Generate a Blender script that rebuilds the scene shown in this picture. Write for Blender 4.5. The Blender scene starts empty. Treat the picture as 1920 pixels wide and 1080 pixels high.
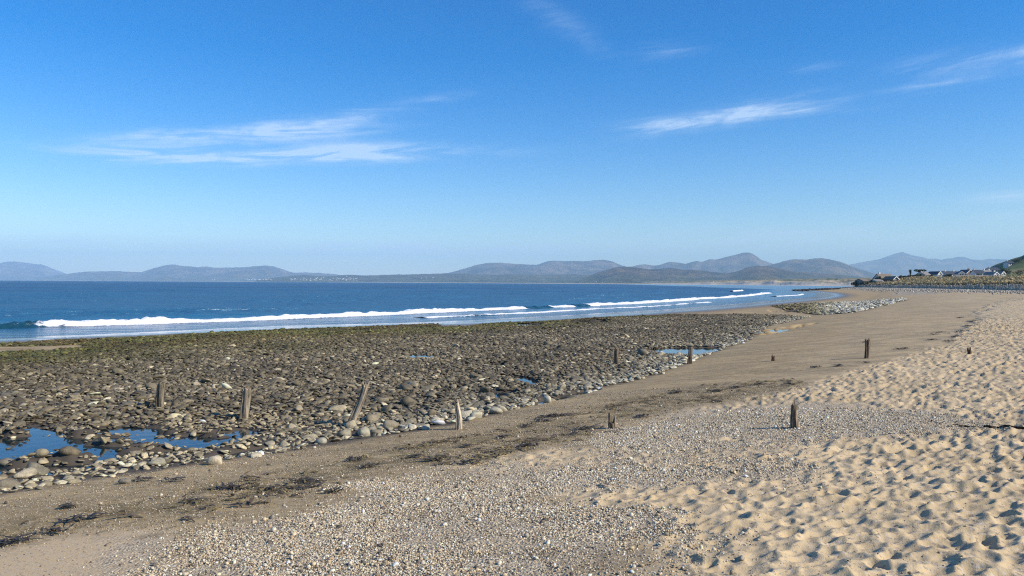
import bpy, bmesh, math, random
import numpy as np
from mathutils import Vector, Matrix, Euler

# ------------------------------------------------------------------ camera, light, exposure
S = bpy.context.scene
COL = S.collection
rad = math.radians
FPX = 1387.0                       # focal length in photo pixels (26 mm equivalent phone lens)
CAM = np.array([0.0, 0.0, 3.3])
PITCH, ROLL = rad(0.40), rad(0.30)
FWD = np.array([0, math.cos(PITCH), -math.sin(PITCH)])
UP0 = np.array([0, math.sin(PITCH), math.cos(PITCH)])
RGT = math.cos(ROLL) * np.array([1.0, 0, 0]) + math.sin(ROLL) * UP0
UPV = -math.sin(ROLL) * np.array([1.0, 0, 0]) + math.cos(ROLL) * UP0
cd = bpy.data.cameras.new('camera')
cd.sensor_width = 36.0
cd.lens = 36.0 * FPX / 1920.0
cd.clip_start, cd.clip_end = 0.1, 120000.0
cam = bpy.data.objects.new('camera', cd)
COL.objects.link(cam)
m = Matrix.Identity(4)
for i in range(3):
    m[i][0], m[i][1], m[i][2], m[i][3] = RGT[i], UPV[i], -FWD[i], CAM[i]
cam.matrix_world = m
S.camera = cam

SUN_EL, SUN_OFF = rad(33), rad(21)
SUNV = Vector((math.cos(SUN_EL) * math.cos(SUN_OFF), -math.cos(SUN_EL) * math.sin(SUN_OFF), math.sin(SUN_EL)))
SUN_STRENGTH, SKY_STRENGTH, EXPOSURE = 5.0, 0.130, 0.36
sd = bpy.data.lights.new('sun', 'SUN')
sd.energy, sd.angle, sd.color = SUN_STRENGTH, rad(0.53), (1.0, 0.89, 0.72)
so = bpy.data.objects.new('sun', sd)
COL.objects.link(so)
so.rotation_euler = SUNV.to_track_quat('Z', 'Y').to_euler()
so.location = (200, -30, 150)

S.view_settings.view_transform = 'Standard'
S.view_settings.look = 'None'
S.view_settings.gamma = 1.0
S.view_settings.use_curve_mapping = False
S.view_settings.exposure = EXPOSURE
S.cycles.use_denoising = False
S.cycles.filter_width = 1.15
S.cycles.sample_clamp_direct = 5.0
S.cycles.sample_clamp_indirect = 3.0
S.cycles.max_bounces = 6
S.cycles.diffuse_bounces = 2
S.cycles.glossy_bounces = 3
S.cycles.volume_bounces = 1
S.cycles.transmission_bounces = 3
S.cycles.caustics_reflective = False
S.cycles.caustics_refractive = False


# ------------------------------------------------------------------ node helpers
class NT:
    def __init__(self, tree):
        self.t = tree
        self.n = tree.nodes
        self.l = tree.links

    def node(self, typ, **kw):
        nd = self.n.new(typ)
        for k, v in kw.items():
            setattr(nd, k, v)
        return nd

    def put(self, sock, v):
        if isinstance(v, bpy.types.NodeSocket):
            self.l.new(v, sock)
        elif v is not None:
            if sock.type == 'RGBA' and len(v) == 3:
                v = (*v, 1)
            sock.default_value = v

    def math(self, op, a, b=None, c=None, clamp=False):
        nd = self.node('ShaderNodeMath', operation=op, use_clamp=clamp)
        for i, v in enumerate((a, b, c)):
            if v is not None:
                self.put(nd.inputs[i], v)
        return nd.outputs[0]

    def mix(self, f, a, b, blend='MIX'):
        nd = self.node('ShaderNodeMix', data_type='RGBA', blend_type=blend)
        self.put(nd.inputs[0], f)
        self.put(nd.inputs[6], a)
        self.put(nd.inputs[7], b)
        return nd.outputs[2]

    def noise(self, vec, scale, detail=4, rough=0.55, dist=0.0):
        nd = self.node('ShaderNodeTexNoise')
        nd.inputs['Scale'].default_value = scale
        nd.inputs['Detail'].default_value = detail
        nd.inputs['Roughness'].default_value = rough
        nd.inputs['Distortion'].default_value = dist
        if vec is not None:
            self.l.new(vec, nd.inputs['Vector'])
        return nd.outputs[0]

    def voronoi(self, vec, scale, out='Color', feature='F1'):
        nd = self.node('ShaderNodeTexVoronoi', feature=feature)
        nd.inputs['Scale'].default_value = scale
        self.l.new(vec, nd.inputs['Vector'])
        return nd.outputs[out]

    def ramp(self, f, lo, hi, a=0.0, b=1.0):
        nd = self.node('ShaderNodeMapRange', interpolation_type='SMOOTHSTEP')
        self.put(nd.inputs[0], f)
        nd.inputs[1].default_value, nd.inputs[2].default_value = lo, hi
        nd.inputs[3].default_value, nd.inputs[4].default_value = a, b
        return nd.outputs[0]

    def bump(self, h, strength, dist, normal=None):
        nd = self.node('ShaderNodeBump')
        nd.inputs['Strength'].default_value = strength
        nd.inputs['Distance'].default_value = dist
        self.l.new(h, nd.inputs['Height'])
        if normal is not None:
            self.l.new(normal, nd.inputs['Normal'])
        return nd.outputs[0]

    def scaled(self, vec, sx, sy, sz):
        nd = self.node('ShaderNodeVectorMath', operation='MULTIPLY')
        self.l.new(vec, nd.inputs[0])
        nd.inputs[1].default_value = (sx, sy, sz)
        return nd.outputs[0]


def material(name):
    mt = bpy.data.materials.new(name)
    mt.use_nodes = True
    t = NT(mt.node_tree)
    b = mt.node_tree.nodes['Principled BSDF']
    return mt, t, b


def plain(name, col, rough=0.85, var=0.25, scale=3.0, bump=0.0, bdist=0.02, spec=0.3):
    mt, t, b = material(name)
    co = t.node('ShaderNodeTexCoord').outputs['Object']
    n = t.noise(co, scale, 5)
    f = t.ramp(n, 0.3, 0.7, 1 - var, 1 + var)
    t.put(b.inputs['Base Color'], t.mix(1.0, col, t.node('ShaderNodeCombineColor').outputs[0], 'MULTIPLY'))
    cc = [x for x in t.n if x.type == 'COMBINE_COLOR'][0]
    for i in range(3):
        t.l.new(f, cc.inputs[i])
    b.inputs['Roughness'].default_value = rough
    b.inputs['Specular IOR Level'].default_value = spec
    if bump:
        t.l.new(t.bump(t.noise(co, scale * 4, 4), bump, bdist), b.inputs['Normal'])
    return mt


# ------------------------------------------------------------------ world: clear blue sky with thin cirrus
def pix_dir(px, py):
    d = FWD * FPX + RGT * (px - 960.0) + UPV * (540.0 - py)
    return d / np.linalg.norm(d)


W = bpy.data.worlds.new('World')
S.world = W
W.use_nodes = True
t = NT(W.node_tree)
bg = W.node_tree.nodes['Background']
sky = t.node('ShaderNodeTexSky', sky_type='NISHITA')
sky.sun_disc = False
sky.sun_elevation = SUN_EL
sky.sun_rotation = rad(90) + SUN_OFF
sky.altitude = 0
sky.air_density, sky.dust_density, sky.ozone_density = 1.0, 0.25, 3.2
gen = t.node('ShaderNodeTexCoord').outputs['Generated']
sep = t.node('ShaderNodeSeparateXYZ')
t.l.new(gen, sep.inputs[0])
az = t.math('ARCTAN2', sep.outputs[0], sep.outputs[1])
el = t.math('ARCSINE', sep.outputs[2])
cmb = t.node('ShaderNodeCombineXYZ')
t.l.new(az, cmb.inputs[0])
t.l.new(el, cmb.inputs[1])
ang = cmb.outputs[0]
# fibres of cirrus: stretched, tilted noise over azimuth and elevation
rot = t.node('ShaderNodeVectorRotate', rotation_type='Z_AXIS')
rot.inputs['Angle'].default_value = rad(-5)
t.l.new(ang, rot.inputs['Vector'])
fib = t.noise(t.scaled(rot.outputs[0], 6, 48, 1), 1.0, 8, 0.64, 0.9)
puff = t.noise(t.scaled(rot.outputs[0], 9, 17, 1), 1.0, 5, 0.6, 0.4)
tex = t.math('MULTIPLY', t.ramp(fib, 0.36, 0.68), t.ramp(puff, 0.25, 0.65))
BLOBS = [  # photo px, py, half length, half width, tilt deg, strength
    (440, 256, 200, 17, 7, 1.1), (560, 238, 120, 15, 9, 0.7), (720, 205, 130, 11, 12, 0.35),
    (500, 294, 300, 12, 3, 1.2), (680, 283, 150, 15, 2, 0.8), (330, 300, 120, 11, 1, 0.4),
    (1380, 212, 150, 17, 4, 0.80), (1300, 228, 110, 16, 6, 0.55), (1500, 212, 90, 7, 0, 0.35),
    (1060, 45, 130, 24, -32, 0.10), (1230, 98, 80, 15, 0, 0.15), (1870, 108, 120, 17, 0, 0.75),
    (1800, 152, 90, 9, 3, 0.40), (1535, 126, 45, 8, 2, 0.16), (1885, 365, 60, 14, 0, 0.38),
    (1500, 440, 420, 22, 0, 0.30), (700, 468, 900, 16, 0, 0.45), (1300, 462, 700, 14, 0, 0.40), (1850, 405, 150, 10, 0, 0.2)]  # low wide bands: pale horizon haze painted into the sky as cloud
tot = None
for px, py, ln, wd, tl, stg in BLOBS:
    d = pix_dir(px, py)
    a0, e0 = math.atan2(d[0], d[1]), math.asin(d[2])
    c, s_ = math.cos(rad(tl)), math.sin(rad(tl))
    da, de = t.math('SUBTRACT', az, a0), t.math('SUBTRACT', el, e0)
    u = t.math('MULTIPLY_ADD', da, c * FPX / ln, t.math('MULTIPLY', de, s_ * FPX / ln))
    v = t.math('MULTIPLY_ADD', da, -s_ * FPX / wd, t.math('MULTIPLY', de, c * FPX / wd))
    q = t.math('MULTIPLY_ADD', u, u, t.math('MULTIPLY', v, v))
    g = t.math('MULTIPLY', t.math('EXPONENT', t.math('MULTIPLY', q, -1.35)), stg)
    tot = g if tot is None else t.math('ADD', tot, g)
# the same thin cirrus goes on, sparse, over the rest of the sky
wide = t.ramp(t.noise(t.scaled(rot.outputs[0], 1.6, 6, 1), 1.0, 3), 0.64, 0.88, 0.0, 0.18)
tot = t.math('ADD', tot, wide)
dens = t.math('MULTIPLY', tot, t.math('MULTIPLY_ADD', tex, 1.5, 0.10), clamp=True)
dens = t.math('MINIMUM', dens, 0.62)
hs = t.node('ShaderNodeHueSaturation')
hs.inputs['Saturation'].default_value = 1.52
hs.inputs['Hue'].default_value = 0.510
t.l.new(sky.outputs[0], hs.inputs['Color'])
skyc = t.mix(dens, hs.outputs[0], (4.6, 5.6, 6.9))
t.l.new(skyc, bg.inputs['Color'])
bg.inputs['Strength'].default_value = SKY_STRENGTH


# ------------------------------------------------------------------ numpy helpers
rng = np.random.default_rng(7)
random.seed(7)


def _hash(i, j, seed):
    h = (i.astype(np.int64) * 374761393 + j.astype(np.int64) * 668265263 + seed * 974634777) & 0x7fffffff
    h = (h ^ (h >> 13)) * 1274126177 & 0x7fffffff
    return ((h ^ (h >> 16)) & 0xffff) / 65535.0


def vnoise(x, y, seed=0):
    xi, yi = np.floor(x), np.floor(y)
    fx, fy = x - xi, y - yi
    fx, fy = fx * fx * fx * (fx * (fx * 6 - 15) + 10), fy * fy * fy * (fy * (fy * 6 - 15) + 10)
    a, b = _hash(xi, yi, seed), _hash(xi + 1, yi, seed)
    c, d = _hash(xi, yi + 1, seed), _hash(xi + 1, yi + 1, seed)
    return (a + (b - a) * fx) * (1 - fy) + (c + (d - c) * fx) * fy


def fbm(x, y, seed=0, octv=4, gain=0.5):
    s, a, n = 0.0, 1.0, 0.0
    for o in range(octv):
        s = s + a * (vnoise(x * 2 ** o + 17.3 * o, y * 2 ** o - 9.1 * o, seed + o) - 0.5)
        n += a
        a *= gain
    return s / n * 2.0


def sstep(a, b, x):
    q = np.clip((x - a) / (b - a), 0, 1)
    return q * q * (3 - 2 * q)


def seg_dist(x, y, pts, closed=False):
    """distance to a polyline and the side (positive = to the right of its direction)"""
    pts = np.asarray(pts, float)
    if closed:
        pts = np.vstack([pts, pts[:1]])
    best = np.full(x.shape, 1e18)
    side = np.zeros(x.shape)
    for (ax, ay), (bx, by) in zip(pts[:-1], pts[1:]):
        dx, dy = bx - ax, by - ay
        q = np.clip(((x - ax) * dx + (y - ay) * dy) / (dx * dx + dy * dy + 1e-12), 0, 1)
        ex, ey = x - ax - q * dx, y - ay - q * dy
        d2 = ex * ex + ey * ey
        s = np.sign(ex * dy - ey * dx)
        near = d2 < best * (1 - 1e-9)
        best = np.where(near, d2, best)
        side = np.where(near, s, side)
    return np.sqrt(best), side


def poly_sd(x, y, pts):
    """signed distance to a closed polygon, positive inside"""
    d, _ = seg_dist(x, y, pts, True)
    ins = np.zeros(x.shape, bool)
    p = np.asarray(pts, float)
    for (ax, ay), (bx, by) in zip(p, np.roll(p, -1, 0)):
        cr = ((ay > y) != (by > y)) & (x < (bx - ax) * (y - ay) / (by - ay + 1e-12) + ax)
        ins ^= cr
    return np.where(ins, d, -d)


def plane_pt(px, py, z):
    d = pix_dir(px, py)
    q = (z - CAM[2]) / d[2]
    return (CAM[0] + d[0] * q, CAM[1] + d[1] * q)


# ------------------------------------------------------------------ the lie of the land
EDGE = [(-160, -110), (-60, -33), (-22, -2)] + [plane_pt(a, b, 0.5) for a, b in
        [(-150, 965), (0, 925), (200, 893), (400, 866), (560, 842), (700, 822), (850, 798), (1000, 760), (1100, 737),
         (1230, 705), (1310, 672), (1400, 640), (1500, 600)]] + \
       [(46, 100), (78, 160), (120, 240), (150, 310), (180, 390), (205, 470), (240, 540), (330, 620), (600, 900),
        (800, 1500), (900, 3000), (3000, 40000)]
WATER = [(-400, -300), (-120, -70), (-63, 0)] + [plane_pt(a, b, 0.0) for a, b in
        [(0, 634), (250, 624), (500, 612), (830, 603), (1060, 591), (1250, 580), (1400, 568), (1500, 560)]] + \
        [(84, 205), (108, 262), (128, 325), (155, 405), (198, 485), (235, 560), (330, 650), (590, 930), (790, 1520), (890, 3000), (2900, 40000)]
FENCE = [(30, -300), (70, -60), (90, 40), (112, 120), (133, 192), (158, 262), (180, 332), (200, 400), (220, 475), (245, 522),
         (330, 590), (640, 880), (840, 1480), (940, 3000), (3100, 40000)]
POOLS_PX = [
    ([(-140, 800), (60, 798), (130, 812), (230, 799), (300, 799), (330, 818), (480, 801), (495, 811), (400, 836), (335, 850),
      (245, 852), (180, 872), (90, 892), (-140, 906)], 0.40),
    ([(1215, 655), (1262, 651), (1350, 651), (1345, 660), (1300, 668), (1250, 663)], 0.42),
    ([(955, 703), (985, 705), (1008, 716), (1000, 723), (985, 715)], 0.42),
    ([(926, 735), (952, 736), (955, 744), (930, 746)], 0.42),
    ([(925, 681), (945, 681), (946, 686), (926, 687)], 0.40),
    ([(765, 665), (825, 664), (825, 669), (770, 670)], 0.36),
    ([(1065, 602), (1135, 601), (1136, 607), (1070, 608)], 0.12),
    ([(968, 606), (1015, 606), (1012, 613), (970, 613)], 0.14),
    ([(1000, 757), (1030, 748), (1050, 745), (1060, 749), (1030, 756), (1003, 764)], 0.42),
    ([(1060, 740), (1110, 731), (1113, 735), (1075, 744)], 0.42),
    ([(1400, 628), (1440, 618), (1500, 612), (1530, 612), (1480, 622), (1440, 630)], 0.45),
    ([(1440, 583), (1500, 582), (1505, 587), (1450, 588)], 0.20),
    ([(400, 862), (450, 846), (500, 838), (505, 843), (440, 858)], 0.42),
]
POOLS = [([plane_pt(a, b, z) for a, b in p], z) for p, z in POOLS_PX]


def land(x, y, pools=True):
    """height of the ground; also the distances that the materials use"""
    x, y = np.asarray(x, float), np.asarray(y, float)
    dE, sE = seg_dist(x, y, EDGE)
    s = dE * sE
    dW, sW = seg_dist(x, y, WATER)
    sw = dW * sW
    sp = np.maximum(s, 0)
    z_up = 0.5 + 1.3 * np.tanh(sp * 0.1 / 1.3)
    swp = np.maximum(sw, 0)
    q = swp / (swp + np.maximum(-s, 0) + 1e-6)
    z_flat = 0.45 * q ** 0.8
    z = np.where(s > 0, z_up, np.where(sw > 0, z_flat + 0.05 * np.exp(s / 0.5), np.maximum(0.03 * sw, -4.0)))
    amp = np.clip(1 - np.hypot(x, y) / 600, 0, 1)
    z = z + amp * (0.05 * fbm(x / 4.5, y / 4.5, 3, 3) * sstep(-1.0, -3.0, s) * np.clip(sw / 4, 0, 1)
                   + 0.06 * fbm(x / 5.0, y / 5.0, 11, 3) * sstep(0.5, 3.0, s))
    # dunes, headland and the village slope behind the timber revetment
    dF, sF = seg_dist(x, y, FENCE)
    sr = dF * sF
    rise = sstep(0.4, 1.7, sr) * 1.75 + sstep(1.5, 34, sr) * 2.9
    rise = rise + sstep(1.5, 10, sr) * (0.9 * fbm(x / 16, y / 16, 21, 4) + 0.35 * fbm(x / 4, y / 4, 25, 3))
    inland = sstep(8, 50, sr)
    rise = rise + inland * np.clip(y - 430, 0, 500) * 0.030
    hill = np.clip((x - 0.618 * y) * 0.40, 0, None)
    hill = 95 * (1 - np.exp(-hill / 95)) * sstep(540, 690, y) * sstep(2600, 1300, y) * (1 + 0.12 * fbm(x / 90, y / 90, 31, 3))
    z = z + np.where(sr > 0, rise + hill, 0)
    if pools:
        r = np.hypot(x, y)
        for pts, zz in POOLS:
            c = np.mean(pts, 0)
            ext = np.max(np.hypot(*(np.array(pts) - c).T)) + 1.0
            near = np.hypot(x - c[0], y - c[1]) < ext
            if near.any():
                sdp = poly_sd(x[near], y[near], pts) + 0.12 * fbm(x[near] / 0.7, y[near] / 0.7, 41, 3)
                w = sstep(-0.22, 0.16, sdp)
                isl = 0.40 * np.clip(fbm(x[near] / 0.8, y[near] / 0.4, 43, 3) - 0.04, 0, 1) if ext > 5 else 0.0
                z[near] = z[near] * (1 - w) + (zz - 0.14 + isl) * w
    return z, s, sw, sr


def ground_at(px, py):
    """where the ray through a photo pixel first meets the ground"""
    d = pix_dir(px, py)
    ts = np.concatenate([np.arange(3, 60, 0.02), np.geomspace(60, 1200, 1500)])
    P = CAM[None] + d[None] * ts[:, None]
    z = land(P[:, 0], P[:, 1], False)[0]
    k = np.argmax(P[:, 2] < z)
    return P[k]


def gz(x, y, pools=True):
    return float(land(np.array([x]), np.array([y]), pools)[0][0])


def G(poly):
    return [tuple(ground_at(a, b)[:2]) for a, b in poly]


SHINGLE = [G(p) for p in (
    [(1100, 832), (1150, 803), (1250, 777), (1400, 765), (1500, 755), (1640, 755), (1760, 778), (1805, 795), (1700, 806),
     (1560, 818), (1450, 836), (1300, 842), (1180, 842)],
    [(560, 945), (640, 905), (800, 878), (950, 882), (1100, 862), (1400, 860), (1525, 874), (1500, 899), (1350, 914), (1200, 922),
     (1090, 938), (1190, 948), (1260, 968), (1305, 1000), (1270, 1055), (1235, 1130), (1000, 1300), (300, 1300), (230, 1100),
     (330, 1000), (470, 965)])]
SMOOTH_SAND = G([(-300, 1120), (-100, 1062), (90, 1010), (200, 995), (320, 990), (330, 1010), (240, 1090), (200, 1300), (-300, 1400)])
WRACK = G([(-300, 1060), (0, 985), (150, 955), (330, 925), (480, 890), (600, 868), (760, 835), (900, 812), (1050, 780), (1200, 745),
           (1330, 722), (1480, 712), (1520, 722), (1400, 748), (1280, 765), (1170, 790), (1110, 820), (980, 845), (900, 868), (700, 880), (560, 925),
           (470, 950), (330, 975), (190, 985), (60, 1010), (-300, 1110)])
DRY = G([(820, 875), (930, 862), (1020, 842), (1130, 838), (1160, 800), (1300, 765), (1420, 745), (1500, 725), (1560, 705), (1680, 672),
         (1760, 650), (1800, 625), (1830, 600), (1850, 580), (1880, 565), (2000, 553)]) + [(70, 45), (70, -40), (1.5, -30), (1.2, 4.2)] + G([(1240, 1060), (1000, 930), (900, 885)])
COBBLES = [plane_pt(a, b, 0.3) for a, b in
           [(-700, 700), (-300, 662), (0, 637), (120, 631), (260, 627), (400, 618), (620, 609), (850, 602), (1000, 600), (1150, 592), (1250, 588), (1400, 590),
            (1470, 593), (1520, 597), (1500, 603), (1440, 616)]] + [plane_pt(a, b, 0.5) for a, b in
           [(1405, 636), (1310, 672), (1230, 703), (1100, 735), (1000, 758), (850, 797), (700, 821), (560, 842), (400, 868), (200, 895),
            (0, 927), (-150, 967)]] + [(-22, -3), (-60, -34), (-75, -20)]
FAR_PATCH = [plane_pt(a, b, 0.3) for a, b in
             [(1445, 573), (1540, 568), (1690, 568), (1702, 572), (1650, 585), (1600, 597), (1545, 596), (1500, 589)]]
SAND_GAP = [[plane_pt(a, b, 0.15) for a, b in p] for p in
            ([(-60, 648), (60, 648), (150, 647), (165, 651), (100, 657), (-60, 662)],
             [(815, 607), (870, 602), (1010, 598), (1060, 596), (1060, 600), (930, 605), (870, 613), (825, 613)])]
REEF = [plane_pt(a, b, 0.1) for a, b in [(1390, 546.5), (1470, 543), (1560, 541), (1620, 540), (1625, 541.5), (1560, 544), (1480, 546), (1400, 548.5)]]

# ------------------------------------------------------------------ trampled sand: footprint relief as a height map
FX0, FY0, FRES = -1.0, 1.0, 0.025
FNX, FNY = int(32 / FRES), int(42 / FRES)


def footprints():
    gxx, gyy = np.meshgrid(np.arange(FNX) * FRES, np.arange(FNY) * FRES)
    hm = (0.030 * fbm((gxx + gyy * 0.5) / 0.5, (gyy - gxx * 0.5) / 0.3, 51, 4)).astype(np.float32)
    # trodden sand: hollows that meet in soft ridges (cell bowls at two sizes), then single prints on top
    for cs, an, dp, sdv in ((0.225, 0.62, 0.060, 3), (0.13, 0.7, 0.024, 5)):
        c, s = math.cos(0.55), math.sin(0.55)
        wx = gxx + 0.05 * fbm(gxx / 0.3, gyy / 0.3, 53, 2)
        wy = gyy + 0.05 * fbm(gxx / 0.3 + 9, gyy / 0.3, 54, 2)
        u, v = (wx * c + wy * s) / cs, (-wx * s + wy * c) / (cs * an)
        ui, vi = np.floor(u), np.floor(v)
        best = np.full(u.shape, 9.0)
        bd = np.zeros(u.shape)
        tl = np.zeros(u.shape)
        for di in (-1, 0, 1):
            for dj in (-1, 0, 1):
                a, b_ = ui + di, vi + dj
                ex = u - a - 0.1 - 0.8 * _hash(a, b_, sdv)
                ey = v - b_ - 0.1 - 0.8 * _hash(a, b_, sdv + 1)
                d2 = ex * ex + ey * ey
                nr = d2 < best
                best = np.where(nr, d2, best)
                bd = np.where(nr, 0.35 + 0.9 * _hash(a, b_, sdv + 2), bd)
                tl = np.where(nr, ex * (_hash(a, b_, sdv + 7) - 0.5) + ey * (_hash(a, b_, sdv + 8) - 0.5), tl)
        hm += (dp * bd * (np.minimum(best / 0.42, 1.25) - 0.6) + dp * 0.5 * tl).astype(np.float32)
    n = int(32 * 42 * 5)
    cx, cy = rng.uniform(0.6, 31.4, n), rng.uniform(0.6, 41.4, n)
    ax = 0.07 + 0.07 * rng.random(n)
    asp = rng.uniform(0.45, 0.85, n)
    th = np.where(rng.random(n) < 0.65, rng.normal(0.9, 0.5, n), rng.uniform(0, math.pi, n))
    dep = ax * rng.uniform(0.22, 0.50, n)
    tilt = rng.normal(0, 0.25, (n, 2))
    for k in range(n):
        R = int(ax[k] * 1.7 / FRES) + 1
        i, j = int(cx[k] / FRES), int(cy[k] / FRES)
        i0, i1, j0, j1 = max(i - R, 0), min(i + R, FNX), max(j - R, 0), min(j + R, FNY)
        X, Y = np.meshgrid(np.arange(i0, i1) * FRES - cx[k], np.arange(j0, j1) * FRES - cy[k])
        c, s = math.cos(th[k]), math.sin(th[k])
        u, v = (X * c + Y * s) / ax[k], (-X * s + Y * c) / (ax[k] * asp[k])
        r = np.sqrt(u * u + v * v)
        bowl = -dep[k] * (1 - np.clip(r, 0, 1) ** 2.6) + dep[k] * 0.5 * np.exp(-((r - 1.18) / 0.24) ** 2)
        bowl += dep[k] * (tilt[k, 0] * u + tilt[k, 1] * v) * (r < 1.1)
        w = np.clip((1.5 - r) / 0.5, 0, 1)
        sub = hm[j0:j1, i0:i1]
        hm[j0:j1, i0:i1] = sub * (1 - w) + (bowl + sub * 0.6) * w
    hm[1:-1, 1:-1] = 0.72 * hm[1:-1, 1:-1] + 0.07 * (hm[:-2, 1:-1] + hm[2:, 1:-1] + hm[1:-1, :-2] + hm[1:-1, 2:])
    return hm


HM = footprints()


def hm_at(x, y):
    gx, gy = (x - FX0) / FRES, (y - FY0) / FRES
    ok = (gx > 0) & (gx < FNX - 2) & (gy > 0) & (gy < FNY - 2)
    gx, gy = np.clip(gx, 0, FNX - 2.001), np.clip(gy, 0, FNY - 2.001)
    i, j = gx.astype(int), gy.astype(int)
    fx, fy = gx - i, gy - j
    h = (HM[j, i] * (1 - fx) + HM[j, i + 1] * fx) * (1 - fy) + (HM[j + 1, i] * (1 - fx) + HM[j + 1, i + 1] * fx) * fy
    return h * ok


def mesh_np(name, verts, quads, smooth=True):
    me = bpy.data.meshes.new(name)
    verts = np.ascontiguousarray(verts, np.float32)
    quads = np.ascontiguousarray(quads, np.int32)
    nf, k = quads.shape
    me.vertices.add(len(verts))
    me.vertices.foreach_set('co', verts.ravel())
    me.loops.add(nf * k)
    me.loops.foreach_set('vertex_index', quads.ravel())
    me.polygons.add(nf)
    me.polygons.foreach_set('loop_start', np.arange(0, nf * k, k, dtype=np.int32))
    me.polygons.foreach_set('use_smooth', np.full(nf, smooth))
    me.update(calc_edges=True)
    return me


def grid_quads(nr, nc, wrap=False):
    i, j = np.meshgrid(np.arange(nr - 1), np.arange(nc if wrap else nc - 1), indexing='ij')
    j2 = (j + 1) % nc
    return np.stack([i * nc + j, i * nc + j2, (i + 1) * nc + j2, (i + 1) * nc + j], -1).reshape(-1, 4)


def link(name, me, mat=None, parent=None, label=None, cat=None, group=None, kind=None):
    o = bpy.data.objects.new(name, me)
    COL.objects.link(o)
    if mat is not None and me is not None and not me.materials:
        me.materials.append(mat)
    if parent is not None:
        o.parent = parent
    for k, v in (('label', label), ('category', cat), ('group', group), ('kind', kind)):
        if v:
            o[k] = v
    return o


def color_attr(me, name, arr):
    a = me.attributes.new(name, 'FLOAT_COLOR', 'POINT')
    a.data.foreach_set('color', np.ascontiguousarray(arr, np.float32).ravel())


# ------------------------------------------------------------------ ground sheet
rings = [0.4, 1.2, 2.2, 3.0]
r = 3.0
while r < 60000:
    if r < 4.4:
        dr = 0.05
    elif r < 15:
        dr = 0.00040 * r * r
    elif r < 42:
        dr = 0.09
    else:
        dr = min(max(dr * 1.035, 0.09), 0.035 * r)
    r += dr
    rings.append(r)
rings = np.array(rings)
angs = np.concatenate([np.linspace(-40.5, 40.5, 960), np.linspace(40.5, 319.5, 92)[1:-1]])
angs = np.radians(angs)
RR, AA = np.meshgrid(rings, angs, indexing='ij')
gx, gy = (RR * np.sin(AA)).ravel(), (RR * np.cos(AA)).ravel()
gzv, gs, gsw, gsr = land(gx, gy)
dist = np.hypot(gx, gy)
nearm = dist < 260
wx = gx + 0.0
m_sh = np.zeros(gx.shape)
m_wr = np.zeros(gx.shape)
m_dry = np.zeros(gx.shape)
m_cob = np.zeros(gx.shape)
m_smooth = np.zeros(gx.shape)
m_patch = np.zeros(gx.shape)
X, Y = gx[nearm], gy[nearm]
n1 = fbm(X / 1.1, Y / 1.1, 61, 4)
n2 = fbm(X / 0.35, Y / 0.35, 65, 3)
sd_sh = [poly_sd(X, Y, p) for p in SHINGLE]
m_sh[nearm] = np.max([sstep(-0.55, 0.8, q + 0.8 * n1 + 0.5 * n2) for q in sd_sh], 0)
m_wr[nearm] = sstep(-0.4, 0.5, poly_sd(X, Y, WRACK) + 0.5 * n1 + 0.3 * n2)
m_dry[nearm] = sstep(-0.35, 0.35, poly_sd(X, Y, DRY) + 0.35 * n1 + 0.25 * n2 + 0.02 * np.clip(dist[nearm] - 20, 0, 60) * n1)
m_cob[nearm] = sstep(-0.3, 0.3, poly_sd(X, Y, COBBLES) + 0.25 * n2)
m_smooth[nearm] = sstep(-0.3, 0.3, poly_sd(X, Y, SMOOTH_SAND) + 0.3 * n1 + 0.1 * n2)
for gp in SAND_GAP:
    m_cob[nearm] *= 1 - sstep(-0.3, 0.5, poly_sd(X, Y, gp) + 0.4 * n1)
m_patch[nearm] = sstep(-0.6, 0.6, poly_sd(X, Y, FAR_PATCH) + 0.8 * n1)
print_w = m_dry * (1 - 0.9 * m_sh) * (1 - m_smooth)
gzv = gzv + hm_at(gx, gy) * print_w * (0.8 + 0.35 * sstep(2.0, 7.0, gx))
# small relief of the damp strip and shingle
gzv = gzv + np.where(nearm, 0.010 * fbm(gx / 0.16, gy / 0.16, 71, 3) * np.clip(m_sh + m_wr, 0, 1), 0)
wet = np.where(gs < 0, sstep(9, 1.0, gsw) * (1 - m_cob), 0)
wet = np.maximum(wet, np.where((gs < 0) & (dist > 50), sstep(13, 4, gsw) * (1 - m_cob) * (1 - m_patch), 0))
damp = np.clip(sstep(5.2, 1.2, gs + 0.6 * fbm(gx / 2.5, gy / 2.5, 81, 3)) + 0.55 * sstep(14, 5, gs), 0, 1) * (1 - m_dry)
damp = np.maximum(damp, np.where(gs < 0, 1.0, 0))
grass = sstep(0.6, 3.2, gsr)
green = np.where(gsr > 0, sstep(-0.1, 0.15, fbm(gx / 25, gy / 25, 91, 3) - 0.28 + 0.9 * sstep(2, 14, gx - 0.618 * gy) * sstep(540, 640, gy)), 0)
stony = np.where((dist > 90) & (gsr <= 0.6), sstep(-26, -10, gsr + 6 * fbm(gx / 12, gy / 12, 95, 3)) * (gs > 0), 0)
stony = np.maximum(stony, np.where(dist > 180, sstep(8, 2, np.abs(gs - 9)) * 0.7, 0))
me = mesh_np('ground', np.stack([gx, gy, gzv], -1), grid_quads(len(rings), len(angs), True))
color_attr(me, 'zone_a', np.stack([m_sh, damp, wet, m_wr], -1))
color_attr(me, 'zone_b', np.stack([grass, green, np.maximum(m_cob, m_patch), stony], -1))
color_attr(me, 'zone_c', np.stack([m_dry, m_smooth, m_dry * sstep(24, 40, dist), m_dry * 0 + 1], -1))

mt, t, b = material('beach')
geo = t.node('ShaderNodeNewGeometry').outputs['Position']


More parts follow.
